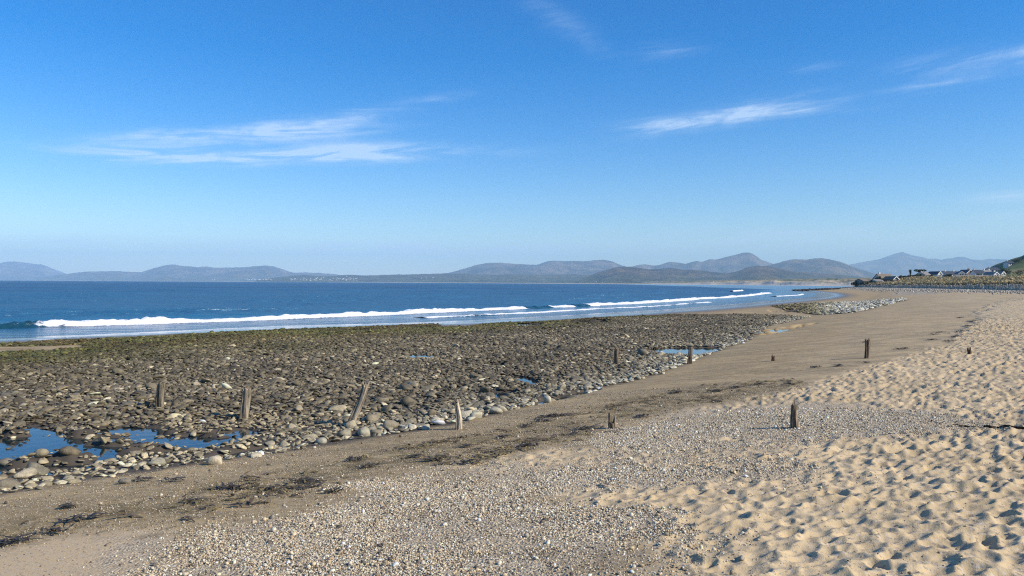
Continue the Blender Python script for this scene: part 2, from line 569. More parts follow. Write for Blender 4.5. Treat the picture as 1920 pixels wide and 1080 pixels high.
def attr(t, nm):
    a = t.node('ShaderNodeAttribute', attribute_name=nm)
    sp = t.node('ShaderNodeSeparateColor')
    t.l.new(a.outputs['Color'], sp.inputs[0])
    return sp.outputs[0], sp.outputs[1], sp.outputs[2], a.outputs['Alpha']


a_sh, a_damp, a_wet, a_wr = attr(t, 'zone_a')
a_grass, a_green, a_cob, a_stony = attr(t, 'zone_b')
a_dry, a_smooth, a_fard, _ = attr(t, 'zone_c')
nA, nB, nC = t.noise(geo, 0.6, 5), t.noise(geo, 9, 4), t.noise(geo, 140, 3)
dry = t.mix(t.ramp(nA, 0.3, 0.7), (0.455, 0.35, 0.200), (0.545, 0.425, 0.252))
dry = t.mix(t.ramp(nC, 0.58, 0.72, 0, 0.45), dry, (0.20, 0.15, 0.10))
strk = t.ramp(t.noise(t.scaled(geo, 0.5, 1.4, 1), 1.0, 6, 0.7, 0.6), 0.36, 0.66, 0.68, 1.14)
mid = t.mix(t.ramp(nB, 0.35, 0.7), (0.41, 0.310, 0.168), (0.50, 0.385, 0.215))
dmp = t.mix(t.ramp(nB, 0.3, 0.7), (0.310, 0.220, 0.098), (0.42, 0.308, 0.146))
base = t.mix(a_damp, mid, dmp)
scc = t.node('ShaderNodeCombineColor')
for i in range(3):
    t.l.new(strk, scc.inputs[i])
base = t.mix(1.0, base, scc.outputs[0], 'MULTIPLY')
base = t.mix(a_dry, base, dry)
base = t.mix(a_smooth, base, (0.53, 0.395, 0.225))
# fine grit and shell specks over the damp strip
vg = t.voronoi(geo, 55, 'Color')
sv = t.node('ShaderNodeSeparateColor')
t.l.new(vg, sv.inputs[0])
speck = t.ramp(sv.outputs[0], 0.80, 0.86)
base = t.mix(t.math('MULTIPLY', speck, t.math('SUBTRACT', 0.75, t.math('MULTIPLY', a_wet, 0.75))), base,
             t.mix(sv.outputs[1], (0.18, 0.15, 0.12), (0.55, 0.50, 0.42)))
# shingle beds
vs = t.voronoi(geo, 34, 'Color')
ss = t.node('ShaderNodeSeparateColor')
t.l.new(vs, ss.inputs[0])
shg = t.mix(t.ramp(ss.outputs[0], 0.1, 0.95), (0.30, 0.24, 0.155), (0.62, 0.52, 0.37))
shg = t.mix(t.math('MULTIPLY', ss.outputs[1], 0.4), shg, (0.33, 0.27, 0.19))
base = t.mix(t.math('MULTIPLY', a_sh, 0.85), base, shg)
# strand line: brown and olive weed fragments
wf = t.math('MULTIPLY', a_wr, t.ramp(t.noise(geo, 2.2, 6, 0.7), 0.42, 0.56))
wf = t.math('MULTIPLY', wf, t.ramp(t.noise(geo, 38, 3), 0.36, 0.54))
base = t.mix(t.math('MULTIPLY', wf, 0.85), base, t.mix(nB, (0.075, 0.055, 0.018), (0.15, 0.115, 0.035)))
mot = t.math('MULTIPLY', t.ramp(t.noise(geo, 5.5, 6, 0.75), 0.50, 0.62), t.ramp(t.noise(t.scaled(geo, 0.16, 0.5, 1), 1.0, 5, 0.65), 0.46, 0.60))
mot = t.math('MULTIPLY', mot, t.math('SUBTRACT', 0.6, t.math('MULTIPLY', a_dry, 0.5)))
base = t.mix(mot, base, (0.13, 0.092, 0.045))
base = t.mix(a_cob, base, (0.075, 0.063, 0.048))
vst = t.voronoi(geo, 1.7, 'Color')
s3 = t.node('ShaderNodeSeparateColor')
t.l.new(vst, s3.inputs[0])
stn = t.mix(s3.outputs[0], (0.20, 0.185, 0.16), (0.44, 0.41, 0.36))
base = t.mix(t.math('MULTIPLY', a_stony, 0.85), base, stn)
base = t.mix(a_wet, base, t.mix(nB, (0.085, 0.068, 0.050), (0.12, 0.095, 0.07)))
gr = t.mix(t.ramp(t.noise(geo, 0.5, 5), 0.35, 0.65), (0.20, 0.165, 0.075), (0.34, 0.28, 0.15))
gr = t.mix(a_green, gr, t.mix(t.ramp(t.noise(geo, 0.05, 4), 0.4, 0.6), (0.055, 0.095, 0.02), (0.10, 0.125, 0.035)))
base = t.mix(a_grass, base, gr)
t.l.new(base, b.inputs['Base Color'])
rgh = t.math('SUBTRACT', 0.92, t.math('MULTIPLY', a_wet, 0.84))
t.l.new(rgh, b.inputs['Roughness'])
b.inputs['Specular IOR Level'].default_value = 0.35
dryness = t.math('SUBTRACT', 1.0, t.math('MULTIPLY', a_wet, 0.96))
h1 = t.math('MULTIPLY', t.noise(geo, 70, 4, 0.65), dryness)
nrm = t.bump(h1, 0.55, 0.010)
h2 = t.math('MULTIPLY', t.voronoi(geo, 34, 'Distance'), t.math('MULTIPLY', a_sh, -1))
nrm = t.bump(h2, 0.8, 0.02, nrm)
h3 = t.math('MULTIPLY', t.voronoi(geo, 1.7, 'Distance'), t.math('MULTIPLY', a_stony, -1))
nrm = t.bump(h3, 0.9, 0.5, nrm)
h4 = t.math('MULTIPLY', t.noise(geo, 2.6, 4, 0.6), a_fard)
nrm = t.bump(h4, 1.0, 0.22, nrm)
t.l.new(nrm, b.inputs['Normal'])
link('ground', me, mt, kind='structure', label='sandy beach with shingle patches, trampled dry sand and grassy dunes')

# ------------------------------------------------------------------ sea
BREAK = [(-150, -75), (-90, -8)] + [plane_pt(a, b, 0.0) for a, b in
         [(-120, 619), (50, 612.5), (133, 611), (300, 605.7), (467, 600.5), (640, 593.5), (807, 585.5), (950, 579.5), (1090, 574), (1200, 568),
          (1280, 562.5), (1330, 559.5), (1382, 556), (1441, 549.8)]]
BREAK2 = [plane_pt(a, b, 0.05) for a, b in [(795, 595), (873, 591.5), (940, 588), (1017, 584), (1073, 581.5), (1150, 577.5), (1200, 575.5), (1280, 569.5), (1322, 566)]]


def resample(pts, n):
    p = np.array(pts, float)
    for _ in range(3):      # corner cutting keeps the crest line smooth
        q = np.empty((2 * len(p) - 2, 2))
        q[0::2] = 0.75 * p[:-1] + 0.25 * p[1:]
        q[1::2] = 0.25 * p[:-1] + 0.75 * p[1:]
        p = np.vstack([p[:1], q, p[-1:]])
    L = np.concatenate([[0], np.cumsum(np.hypot(*np.diff(p, axis=0).T))])
    # denser where nearer to the viewer's beach
    u = np.linspace(0, 1, n)
    u = L[-1] * u
    out = np.stack([np.interp(u, L, p[:, 0]), np.interp(u, L, p[:, 1])], -1)
    tg = np.gradient(out, axis=0)
    tg /= np.linalg.norm(tg, axis=1)[:, None]
    return out, tg, u


srings = [22.0]
while srings[-1] < 70000:
    r = srings[-1]
    srings.append(r + (min(0.00035 * r * r, 1.0) if r < 260 else min(max(1.0, (srings[-1] - srings[-2]) * 1.05), 0.05 * r)))
srings = np.array(srings)
sangs = np.radians(np.concatenate([np.linspace(-110, -42, 60)[:-1], np.linspace(-42, 42, 560), np.linspace(42, 70, 20)[1:]]))
RR, AA = np.meshgrid(srings, sangs, indexing='ij')
sx, sy = (RR * np.sin(AA)).ravel(), (RR * np.cos(AA)).ravel()
bline = BREAK + [(130, 330), (165, 480), (190, 700)]
dB, sB = seg_dist(sx, sy, bline)
db = -dB * sB                       # positive to seaward
lng = fbm(sx / 45, sy / 45, 101, 3)
sz = np.zeros(sx.shape)
dbw = db + 3.0 * fbm(sx / 38, sy / 38, 111, 3) * sstep(2, 14, db)
for off, amp, wd, sdv in [(11, .16, 2.6, 1), (19, .26, 3.2, 2), (31, .34, 3.6, 3), (46, .30, 4.5, 4), (66, .34, 5.5, 5), (92, .34, 7, 6), (125, .34, 8, 7),
                          (165, .32, 9, 8), (215, .3, 10, 9), (275, .3, 11, 10)]:
    e = dbw - off
    prof = np.exp(-(e / np.where(e < 0, wd * 0.55, wd)) ** 2)
    sz += 1.4 * amp * prof * np.clip(0.55 + 1.3 * fbm(sx / 26, sy / 26, 120 + sdv, 3), 0.05, 1.3)
sz += 0.05 * fbm(sx / 3.2, sy / 3.2, 131, 3) * sstep(3, 10, db) * sstep(500, 150, RR.ravel())
sz += 0.012 * fbm(sx / 2.0, sy / 3.5, 137, 2) * sstep(3, -2, db)
_, _, ssw, _ = land(sx, sy, False)
calm = sstep(1.5, -3.5, db)
calm = np.maximum(calm, sstep(-28, -8, ssw))
me = mesh_np('sea', np.stack([sx, sy, sz], -1), grid_quads(len(srings), len(sangs)))
color_attr(me, 'state', np.stack([calm, sstep(1500, 60, RR.ravel()), sstep(-16, -1, ssw), calm * 0 + 1], -1))
mt, t, b = material('sea_water')
geo = t.node('ShaderNodeNewGeometry').outputs['Position']
a_calm, a_near, a_shal, _ = attr(t, 'state')
n = t.ramp(t.noise(t.scaled(geo, 0.006, 0.02, 1), 1.0, 4), 0.35, 0.65)
deep = t.mix(n, (0.003, 0.055, 0.120), (0.008, 0.105, 0.205))
nr3 = t.math('POWER', a_near, 14.0)
deep = t.mix(t.math('MULTIPLY', nr3, 0.75), deep, (0.014, 0.125, 0.215))
colr = t.mix(a_shal, deep, (0.022, 0.055, 0.090))
# open water: wave facets hide most of the grazing mirror; the calm edge keeps it
dif = t.node('ShaderNodeBsdfDiffuse')
gls = t.node('ShaderNodeBsdfGlossy')
t.l.new(colr, dif.inputs['Color'])
gls.inputs['Color'].default_value = (1, 1, 1, 1)
t.l.new(t.math('MULTIPLY_ADD', a_calm, -0.22, 0.36), gls.inputs['Roughness'])
frs = t.node('ShaderNodeFresnel')
frs.inputs['IOR'].default_value = 1.33
fac = t.node('ShaderNodeMix', data_type='FLOAT')
t.l.new(a_calm, fac.inputs[0])
fac.inputs[2].default_value = 0.28
t.l.new(t.math('MULTIPLY', frs.outputs[0], 0.8), fac.inputs[3])
mxs = t.node('ShaderNodeMixShader')
t.l.new(fac.outputs[0], mxs.inputs[0])
t.l.new(dif.outputs[0], mxs.inputs[1])
t.l.new(gls.outputs[0], mxs.inputs[2])
t.l.new(mxs.outputs[0], mt.node_tree.nodes['Material Output'].inputs['Surface'])
rough = t.math('MULTIPLY_ADD', a_calm, -0.74, 1.0)
h = t.noise(t.scaled(geo, 1.0, 1.6, 1), 0.55, 6, 0.62, 0.3)
nrm = t.bump(t.math('MULTIPLY', h, rough), 1.0, 0.55)
h = t.noise(t.scaled(geo, 0.05, 0.11, 1), 1.0, 4, 0.6)
nrm = t.bump(t.math('MULTIPLY', h, rough), 0.6, 3.5, nrm)
for q in (dif, gls, frs):
    t.l.new(nrm, q.inputs['Normal'])
t.n.remove(b)
link('sea', me, mt, kind='structure', label='deep blue sea with low swell rolling in to the beach')

# foam and wave fronts
mt_foam, t, b = material('foam')
geo = t.node('ShaderNodeNewGeometry').outputs['Position']
fa = t.node('ShaderNodeAttribute', attribute_name='foam')
nf = t.noise(geo, 3.2, 6, 0.68)
cover = t.ramp(t.math('ADD', fa.outputs['Fac'], t.math('MULTIPLY_ADD', nf, 0.9, -0.45)), 0.38, 0.56)
t.l.new(t.mix(cover, (0.012, 0.060, 0.085), (0.86, 0.88, 0.90)), b.inputs['Base Color'])
t.l.new(t.math('MULTIPLY_ADD', cover, 0.75, 0.12), b.inputs['Roughness'])
b.inputs['IOR'].default_value = 1.33
t.l.new(t.bump(t.noise(geo, 5.5, 5, 0.7), 0.7, 0.12), b.inputs['Normal'])


def wave_strip(name, line, n, prof, height, foamf, label, seed, z0=0.0):
    c, tg, L = resample(line, n)
    nrmv = np.stack([tg[:, 1], -tg[:, 0]], -1)         # to shoreward (right of the direction)
    k = len(prof)
    V = np.zeros((n, k, 3))
    F = np.zeros((n, k))
    for j, (off, hh, fo) in enumerate(prof):
        o = off + 0.22 * fbm(L / 2.2, L * 0 + j * 0.35, seed, 3) * (0 < j < k - 1) + 0.9 * fbm(L / 17, L * 0, seed + 5, 3)
        V[:, j, :2] = c + nrmv * o[:, None]
        lump = 1 + 0.85 * fbm(L / 0.9, L * 0 + j * 0.6, seed + 9, 4)
        V[:, j, 2] = z0 + hh * height(L) * (lump if 0 < j < k - 1 else 1)
        F[:, j] = fo * foamf(L) if fo > 0 else fo
    me = mesh_np(name, V.reshape(-1, 3), grid_quads(n, k)[:, ::-1])
    a = me.attributes.new('foam', 'FLOAT', 'POINT')
    a.data.foreach_set('value', F.astype(np.float32).ravel())
    return link(name, me, mt_foam, kind='structure', label=label)


bc, _, bL = resample(BREAK, 4000)


def L_at(px, py):
    p = plane_pt(px, py, 0)
    return bL[np.argmin(np.hypot(bc[:, 0] - p[0], bc[:, 1] - p[1]))]


L_a, L_b, L_c = L_at(40, 612.5), L_at(955, 579), L_at(1090, 574)


def foam_main(L):
    f = 0.95 + 0.30 * fbm(L / 5, L * 0, 17, 4)
    gap = sstep(L_b - 1, L_b + 1.5, L) * sstep(L_c + 1.5, L_c - 1, L)
    f = f - gap * (0.75 - 0.55 * (vnoise(L / 2.6, L * 0, 7) > 0.60))
    return f - 0.7 * sstep(L_a + 5, L_a - 5, L + 3 * fbm(L / 1.5, L * 0, 19, 3))


PROF = [(2.6, -0.02, 0.10), (1.9, 0.06, 0.42), (1.45, 0.22, 0.72), (1.1, 0.62, 0.92), (0.8, 0.95, 0.95), (0.45, 1.06, 0.90), (0.1, 1.0, 0.72), (-0.3, 0.86, 0.5),
        (-0.8, 0.62, 0.25), (-1.5, 0.32, 0.05), (-2.4, 0.10, 0.0), (-3.6, -0.06, 0.0)]
wave_strip('wave', BREAK, 3400, PROF, lambda L: 0.25 + 0.13 * fbm(L / 6, L * 0, 3, 3), foam_main,
           'long white breaking wave running along the shallows', 201)
PROF2 = [(0.9, -0.01, 0.45), (0.65, 0.5, 0.9), (0.35, 1.0, 0.95), (0.0, 0.9, 0.75), (-0.5, 0.5, 0.35), (-1.2, 0.1, 0.1), (-1.6, -0.1, 0.0)]
wave_strip('wave', BREAK2, 900, PROF2, lambda L: 0.10 + 0.03 * fbm(L / 9, L * 0, 5, 3), lambda L: 0.75 + 0.5 * fbm(L / 6, L * 0, 8, 3),
           'thin line of spent white foam sliding up the wet sand', 221)
wave_strip('wave', [plane_pt(a, c, 0.0) for a, c in [(1372, 547.2), (1380, 546.4), (1393, 545.4)]], 120, PROF2, lambda L: 0.45 + 0 * L, lambda L: 0.95 + 0 * L,
           'small white breaker curling off the dark reef', 231)
wave_strip('wave', [plane_pt(a, c, 0.02) for a, c in [(1455, 556), (1478, 554.6), (1497, 553), (1505, 551.5)]], 160, PROF2, lambda L: 0.14 + 0 * L, lambda L: 0.8 + 0 * L,
           'short curved foam line on the shining wet sand', 241)
wave_strip('wave', [plane_pt(a, c, 0.0) for a, c in [(50, 640), (90, 637), (130, 634), (190, 631)]], 160, PROF2, lambda L: 0.05 + 0 * L, lambda L: 0.62 + 0.5 * fbm(L / 3, L * 0, 8, 3),
           'broken foam trickling among the dark weedy rocks', 251, 0.02)

# tide pools
mt_pool, t, b = material('pool_water')
b.inputs['Base Color'].default_value = (0.018, 0.028, 0.032, 1)
b.inputs['Roughness'].default_value = 0.03
b.inputs['IOR'].default_value = 1.33
geo = t.node('ShaderNodeNewGeometry').outputs['Position']
t.l.new(t.bump(t.noise(geo, 4, 3), 0.25, 0.012), b.inputs['Normal'])
POOL_Z = []
for pts, zz in POOLS:
    p = np.array(pts)
    c = p.mean(0)
    d = p - c
    ln = np.linalg.norm(d, axis=1)[:, None]
    p = c + d * (ln + 0.35) / ln
    zp = zz - 0.035
    me = bpy.data.meshes.new('tide_pool')
    me.from_pydata([(a, b_, zp) for a, b_ in p], [], [list(range(len(p)))])
    if me.polygons[0].normal.z < 0:
        me.flip_normals()
    link('tide_pool', me, mt_pool, kind='structure', label='still tide pool reflecting blue sky among stones')


# ------------------------------------------------------------------ far shore and mountains
def horizon_y(px):
    return 540.0 - (FPX * math.tan(PITCH)) / math.cos(ROLL) + (px - 960.0) * math.tan(ROLL)


HILLMATS = {}


def hill_mat(name, lo, hi, top, green):
    mt, t, b = material(name)
    geo = t.node('ShaderNodeNewGeometry').outputs['Position']
    sp = t.node('ShaderNodeSeparateXYZ')
    t.l.new(geo, sp.inputs[0])
    c = t.mix(t.ramp(t.noise(geo, 0.0022, 7, 0.65), 0.38, 0.62), lo, hi)
    patch = t.voronoi(t.scaled(geo, 0.0045, 0.0022, 0.004), 1.0, 'Color')
    ps = t.node('ShaderNodeSeparateColor')
    t.l.new(patch, ps.inputs[0])
    fields = t.mix(ps.outputs[0], (0.07, 0.085, 0.035), (0.15, 0.16, 0.075))
    fields = t.mix(t.ramp(t.noise(geo, 0.004, 5), 0.5, 0.6), fields, (0.035, 0.045, 0.022))
    low = t.ramp(t.math('ADD', sp.outputs[2], t.math('MULTIPLY', t.noise(geo, 0.003, 5), 160)), 80 + top * 0.10, 150 + top * 0.30, green, 0.0)
    c = t.mix(low, c, fields)
    t.l.new(c, b.inputs['Base Color'])
    b.inputs['Roughness'].default_value = 1.0
    b.inputs['Specular IOR Level'].default_value = 0.05
    t.l.new(t.bump(t.noise(geo, 0.005, 8, 0.72), 1.0, 160), b.inputs['Normal'])
    return mt


def hill_range(name, prof, D, depth, mat, label, seed, step=1.6, rough=0.75, base_z=-5.0):
    px = np.arange(prof[0][0], prof[-1][0] + step, step)
    py = np.interp(px, [p[0] for p in prof], [p[1] for p in prof])
    k = np.ones(3) / 3
    py[1:-1] = np.convolve(py, k, 'same')[1:-1]
    py = py + 0.55 * fbm(px / 7, px * 0, seed, 4) * np.clip((horizon_y(px) - py) / 10, 0, 1)
    H = CAM[2] + np.maximum(horizon_y(px) - py, 0.0) / FPX * D
    vs = np.concatenate([np.linspace(0, 1, 44), [1.06, 1.15, 1.3]])
    U, V = np.meshgrid(px, vs)
    ker = np.hanning(61)
    ker /= ker.sum()
    Hs = np.convolve(np.pad(H, 30, 'edge'), ker, 'valid')
    wv = np.clip(V, 0, 1) ** 3
    HH = H[None] * wv + np.minimum(Hs[None], 1e9) * (1 - wv)
    dep = np.clip(HH / max(H.max(), 1), 0.25, 1) * depth
    Yd = D - dep * (1 - V)
    Xd = (U - 960.0) / FPX * Yd
    # front slope: concave foot, convex top, cut by gullies
    q = np.clip(V, 0, 1)
    sl = np.where(V <= 1, q ** 1.25 * (0.75 + 0.25 * q), 1 - (V - 1) * 1.8)
    sc = depth / 3.2
    gul = fbm(Xd / sc, Yd / sc, seed + 3, 5, 0.55)
    rid = 1 - 2 * np.abs(fbm(Xd / (sc * 0.8) + 5, Yd / (sc * 1.1), seed + 13, 4, 0.5))
    Z = HH * np.clip(sl * (1 + rough * (gul + 0.5 * rid - 0.3) * (1 - q ** 3) * 1.5), 0, np.maximum(sl, 0.0) ** 0.35 * 0.995 + 0.005 * (V == 1))
    Z = np.where(V == 1, HH, np.minimum(Z, HH * (0.35 + 0.65 * np.clip(V, 0, 1)) + 0.0 if True else Z))
    Z = np.where(V > 1, HH * sl, Z)
    Z = Z + base_z * (V < 0.02)
    me = mesh_np(name, np.stack([Xd, Yd, Z], -1).reshape(-1, 3), grid_quads(len(vs), len(px)))
    return link(name, me, mat, kind='structure', label=label)


moor = hill_mat('moorland', (0.05, 0.042, 0.03), (0.24, 0.175, 0.115), 500, 0.75)
crag = hill_mat('crag', (0.035, 0.032, 0.022), (0.20, 0.135, 0.08), 250, 0.85)
LE = 530
hill_range('mountain', [(1560, 512), (1594, 495.5), (1650, 485.5), (1676, 476), (1684, 473.6), (1691, 472.3), (1698, 474.5), (1708, 478), (1725, 481), (1742, 485.5),
           (1755, 485), (1764, 487.3), (1774, 484.7), (1783, 484.7), (1794, 481.5), (1807, 481.5), (1822, 486.5), (1841, 487.5), (1854, 485.5),
           (1884, 486.5), (1907, 488), (1960, 486), (2050, 480), (2180, 492), (2320, 505)], 24500, 8000, moor,
           'pale blue pointed summit of the highest distant mountain', 301)
hill_range('mountain', [(1165, 515), (1187, 498.5), (1207, 495.5), (1221, 497.5), (1233, 497.5), (1255, 491), (1270, 492), (1286, 495), (1300, 490), (1307, 489), (1315, 491),
           (1330, 486.2), (1341, 487), (1369, 480), (1385, 476), (1393, 474), (1402, 473), (1408, 474.5), (1413, 477), (1429, 488), (1450, 494.8),
           (1480, 503), (1530, 512), (1570, 520)], 16500, 6500, moor, 'blue grey mountain with a rounded peak and long shoulder', 311)
hill_range('mountain', [(1400, 515), (1440, 497), (1460, 493), (1470, 489.5), (1481, 486.7), (1495, 486), (1510, 487.2), (1528, 484.3), (1541, 484), (1559, 487),
           (1575, 491), (1593, 497), (1610, 504), (1640, 513), (1700, 520), (1760, 527)], 13500, 5000, moor, 'broad twin topped hill with dark upper slopes', 321)
hill_range('mountain', [(815, 517), (837, 512.5), (855, 508), (873, 503), (890, 497.5), (907, 494), (920, 493), (937, 492.5), (960, 494.5), (985, 495.5), (1007, 496.5),
           (1018, 492.5), (1030, 488.8), (1045, 488.9), (1057, 489.6), (1097, 489.6), (1115, 488), (1133, 487.2), (1150, 491), (1167, 498), (1200, 506),
           (1250, 515), (1300, 522)], 17500, 5500, moor, 'long flat topped blue hill behind the far shore', 331)
hill_range('mountain', [(-420, 512), (-300, 500), (-200, 506), (-100, 504), (-40, 498), (0, 493.3), (14, 490.8), (27, 490), (45, 492), (67, 495), (80, 496), (100, 504), (127, 514), (150, 519)],
           25000, 6000, moor, 'pale rounded hill standing at the sea horizon', 341)
hill_range('mountain', [(70, 520), (100, 516), (127, 513.5), (145, 511), (167, 509), (187, 509), (213, 508), (240, 509.6), (263, 510.6), (275, 507), (287, 503), (305, 498.5),
           (320, 496), (328, 496.3), (337, 498), (350, 499), (370, 501), (380, 500), (387, 499.6), (403, 502), (430, 501.5), (460, 501), (475, 499.2), (493, 498),
           (503, 498.2), (513, 499.3), (530, 505), (550, 511.5), (573, 510.7), (593, 511.3), (615, 513), (640, 515.6), (700, 519), (760, 523)],
           19000, 5000, moor, 'low range of mauve grey hills across the bay', 351)
hill_range('hills', [(1085, 523), (1107, 517), (1120, 511), (1140, 505), (1150, 502), (1160, 500.2), (1175, 500), (1187, 500.4), (1200, 502.5), (1213, 505), (1228, 504.6), (1234, 504.3), (1248, 502.8),
           (1257, 503), (1268, 503.3), (1280, 506), (1294, 505.4), (1310, 506.5), (1325, 508.5), (1345, 511), (1365, 512), (1382, 509), (1394, 504), (1403, 500.5),
           (1421, 498.3), (1435, 499), (1447, 500.5), (1465, 504), (1486, 508.5), (1520, 511), (1560, 514), (1610, 519), (1680, 526)], 9000, 3200, crag,
           'dark craggy lower hills in front of the mountains', 361, rough=0.95)
hill_range('coastal_hills', [(480, 525), (520, 520), (548, 517), (573, 516), (600, 517.5), (625, 517), (640, 516), (650, 515), (660, 515.3), (673, 516.3), (700, 516), (740, 514.8), (790, 514), (837, 512.5),
           (870, 513), (920, 515), (970, 514), (1020, 515.5), (1080, 514.5), (1130, 516.5), (1200, 518), (1290, 521), (1380, 523), (1470, 525), (1560, 528)], 11000, 2600,
           hill_mat('coast_fields', (0.075, 0.075, 0.04), (0.13, 0.125, 0.07), 120, 0.95), 'low green coastal hills with fields above the far shore', 371, rough=0.4)

# far plain, pale beach and sandhills round the bay
SHORE = [(-600, 21000), (0, 15500), (300, 12500), (640, 9000), (900, 6300), (1100, 4300), (1280, 2900), (1400, 2250), (1500, 1800), (1600, 1480), (1700, 1300), (1900, 1250)]
pxs = np.arange(-600, 1900, 3.0)
shr = np.interp(pxs, [p[0] for p in SHORE], [p[1] for p in SHORE])
back = np.maximum(shr + 2500, 14000)
vs = np.concatenate([np.linspace(0, 0.09, 46), np.linspace(0.1, 1, 30)])
U, V = np.meshgrid(pxs, vs)
B0 = np.broadcast_to(shr, U.shape)
Yd = B0 + (np.broadcast_to(back, U.shape) - B0) * V
Xd = (U - 960) / FPX * Yd
inl = Yd - B0
dun = sstep(1150, 1420, U) * sstep(40, 110, inl) * sstep(1100, 300, inl)
Z = -1.0 + 3.2 * sstep(0, 70, inl) + 4.0 * sstep(80, 900, inl)
Z = Z + dun * np.clip(7.5 + 9 * fbm(Xd / 80, Yd / 80, 401, 4) + 3 * fbm(Xd / 25, Yd / 25, 403, 3), 0, 18)
me = mesh_np('coast_land', np.stack([Xd, Yd, Z], -1).reshape(-1, 3), grid_quads(len(vs), len(pxs)))
pale = sstep(-5, 10, inl) * sstep(150 + 120 * (U < 1100), 60, inl)
color_attr(me, 'zone', np.stack([pale, dun, pale * 0, pale * 0 + 1], -1).reshape(-1, 4))
mt, t, b = material('far_coast')
geo = t.node('ShaderNodeNewGeometry').outputs['Position']
a_pale, a_dun, _, _ = attr(t, 'zone')
c = t.mix(t.ramp(t.noise(geo, 0.01, 6), 0.4, 0.6), (0.05, 0.065, 0.028), (0.115, 0.12, 0.055))
c = t.mix(a_dun, c, t.mix(t.ramp(t.noise(geo, 0.03, 5), 0.42, 0.6), (0.13, 0.125, 0.06), (0.42, 0.35, 0.23)))
c = t.mix(a_pale, c, (0.55, 0.48, 0.37))
t.l.new(c, b.inputs['Base Color'])
b.inputs['Roughness'].default_value = 1.0
link('coast_land', me, mt, kind='structure', label='low far coast with a pale beach and grassy sandhills')


# ------------------------------------------------------------------ stones: shapes
def stone_mesh(name, seed, subdiv=2, flat=0.6, lump=0.22, facets=3):
    rg = np.random.default_rng(seed)
    bm = bmesh.new()
    bmesh.ops.create_icosphere(bm, subdivisions=subdiv, radius=0.5)
    dirs = rg.normal(0, 1, (facets, 3))
    dirs /= np.linalg.norm(dirs, axis=1)[:, None]
    cuts = rg.uniform(0.26, 0.40, facets)
    k1, k2 = rg.uniform(0, 50), rg.uniform(0, 50)
    ell = (1.0, rg.uniform(0.62, 0.95), flat * rg.uniform(0.8, 1.15))
    for v in bm.verts:
        p = np.array(v.co)
        n_ = p / np.linalg.norm(p)
        f = 1 + lump * float(fbm(np.array([n_[0] * 1.3 + k1 + n_[2]]), np.array([n_[1] * 1.3 + k2 - n_[2] * 0.7]), seed, 3)[0])
        p = p * f
        for dv, c in zip(dirs, cuts):          # worn flats
            o = p @ dv - c
            if o > 0:
                p = p - dv * o * 0.97
        v.co = p * ell
    me = bpy.data.meshes.new(name)
    bm.to_mesh(me)
    bm.free()
    me.polygons.foreach_set('use_smooth', np.ones(len(me.polygons), bool))
    me.update()
    return me


def stone_material(name, source, wetness=0.0, rough=0.75):
    mt, t, b = material(name)
    if source == 'object':
        col = t.node('ShaderNodeObjectInfo').outputs['Color']
    else:
        col = t.node('ShaderNodeAttribute', attribute_name='tint', attribute_type='INSTANCER').outputs['Color']
    tc = t.node('ShaderNodeTexCoord').outputs['Object']
    rnd = t.node('ShaderNodeObjectInfo').outputs['Random']
    off = t.node('ShaderNodeVectorMath', operation='ADD')
    t.l.new(tc, off.inputs[0])
    cx = t.node('ShaderNodeCombineXYZ')
    t.l.new(t.math('MULTIPLY', rnd, 37.0), cx.inputs[0])
    t.l.new(cx.outputs[0], off.inputs[1])
    n1 = t.noise(off.outputs[0], 3.2, 6, 0.65)
    n2 = t.noise(off.outputs[0], 17, 4, 0.6)
    f = t.math('ADD', t.ramp(n1, 0.3, 0.72, 0.68, 1.25), t.ramp(n2, 0.3, 0.7, -0.10, 0.12))
    cc = t.node('ShaderNodeCombineColor')
    for i in range(3):
        t.l.new(f, cc.inputs[i])
    t.l.new(t.mix(1.0, col, cc.outputs[0], 'MULTIPLY'), b.inputs['Base Color'])
    b.inputs['Roughness'].default_value = rough
    b.inputs['Specular IOR Level'].default_value = 0.35
    t.l.new(t.bump(n2, 0.35, 0.03), b.inputs['Normal'])
    return mt


MAT_STONE = stone_material('stone', 'object')
MAT_COBBLE = stone_material('cobble_stone', 'inst')
MAT_PEBBLE = stone_material('pebble_stone', 'inst', rough=0.65)


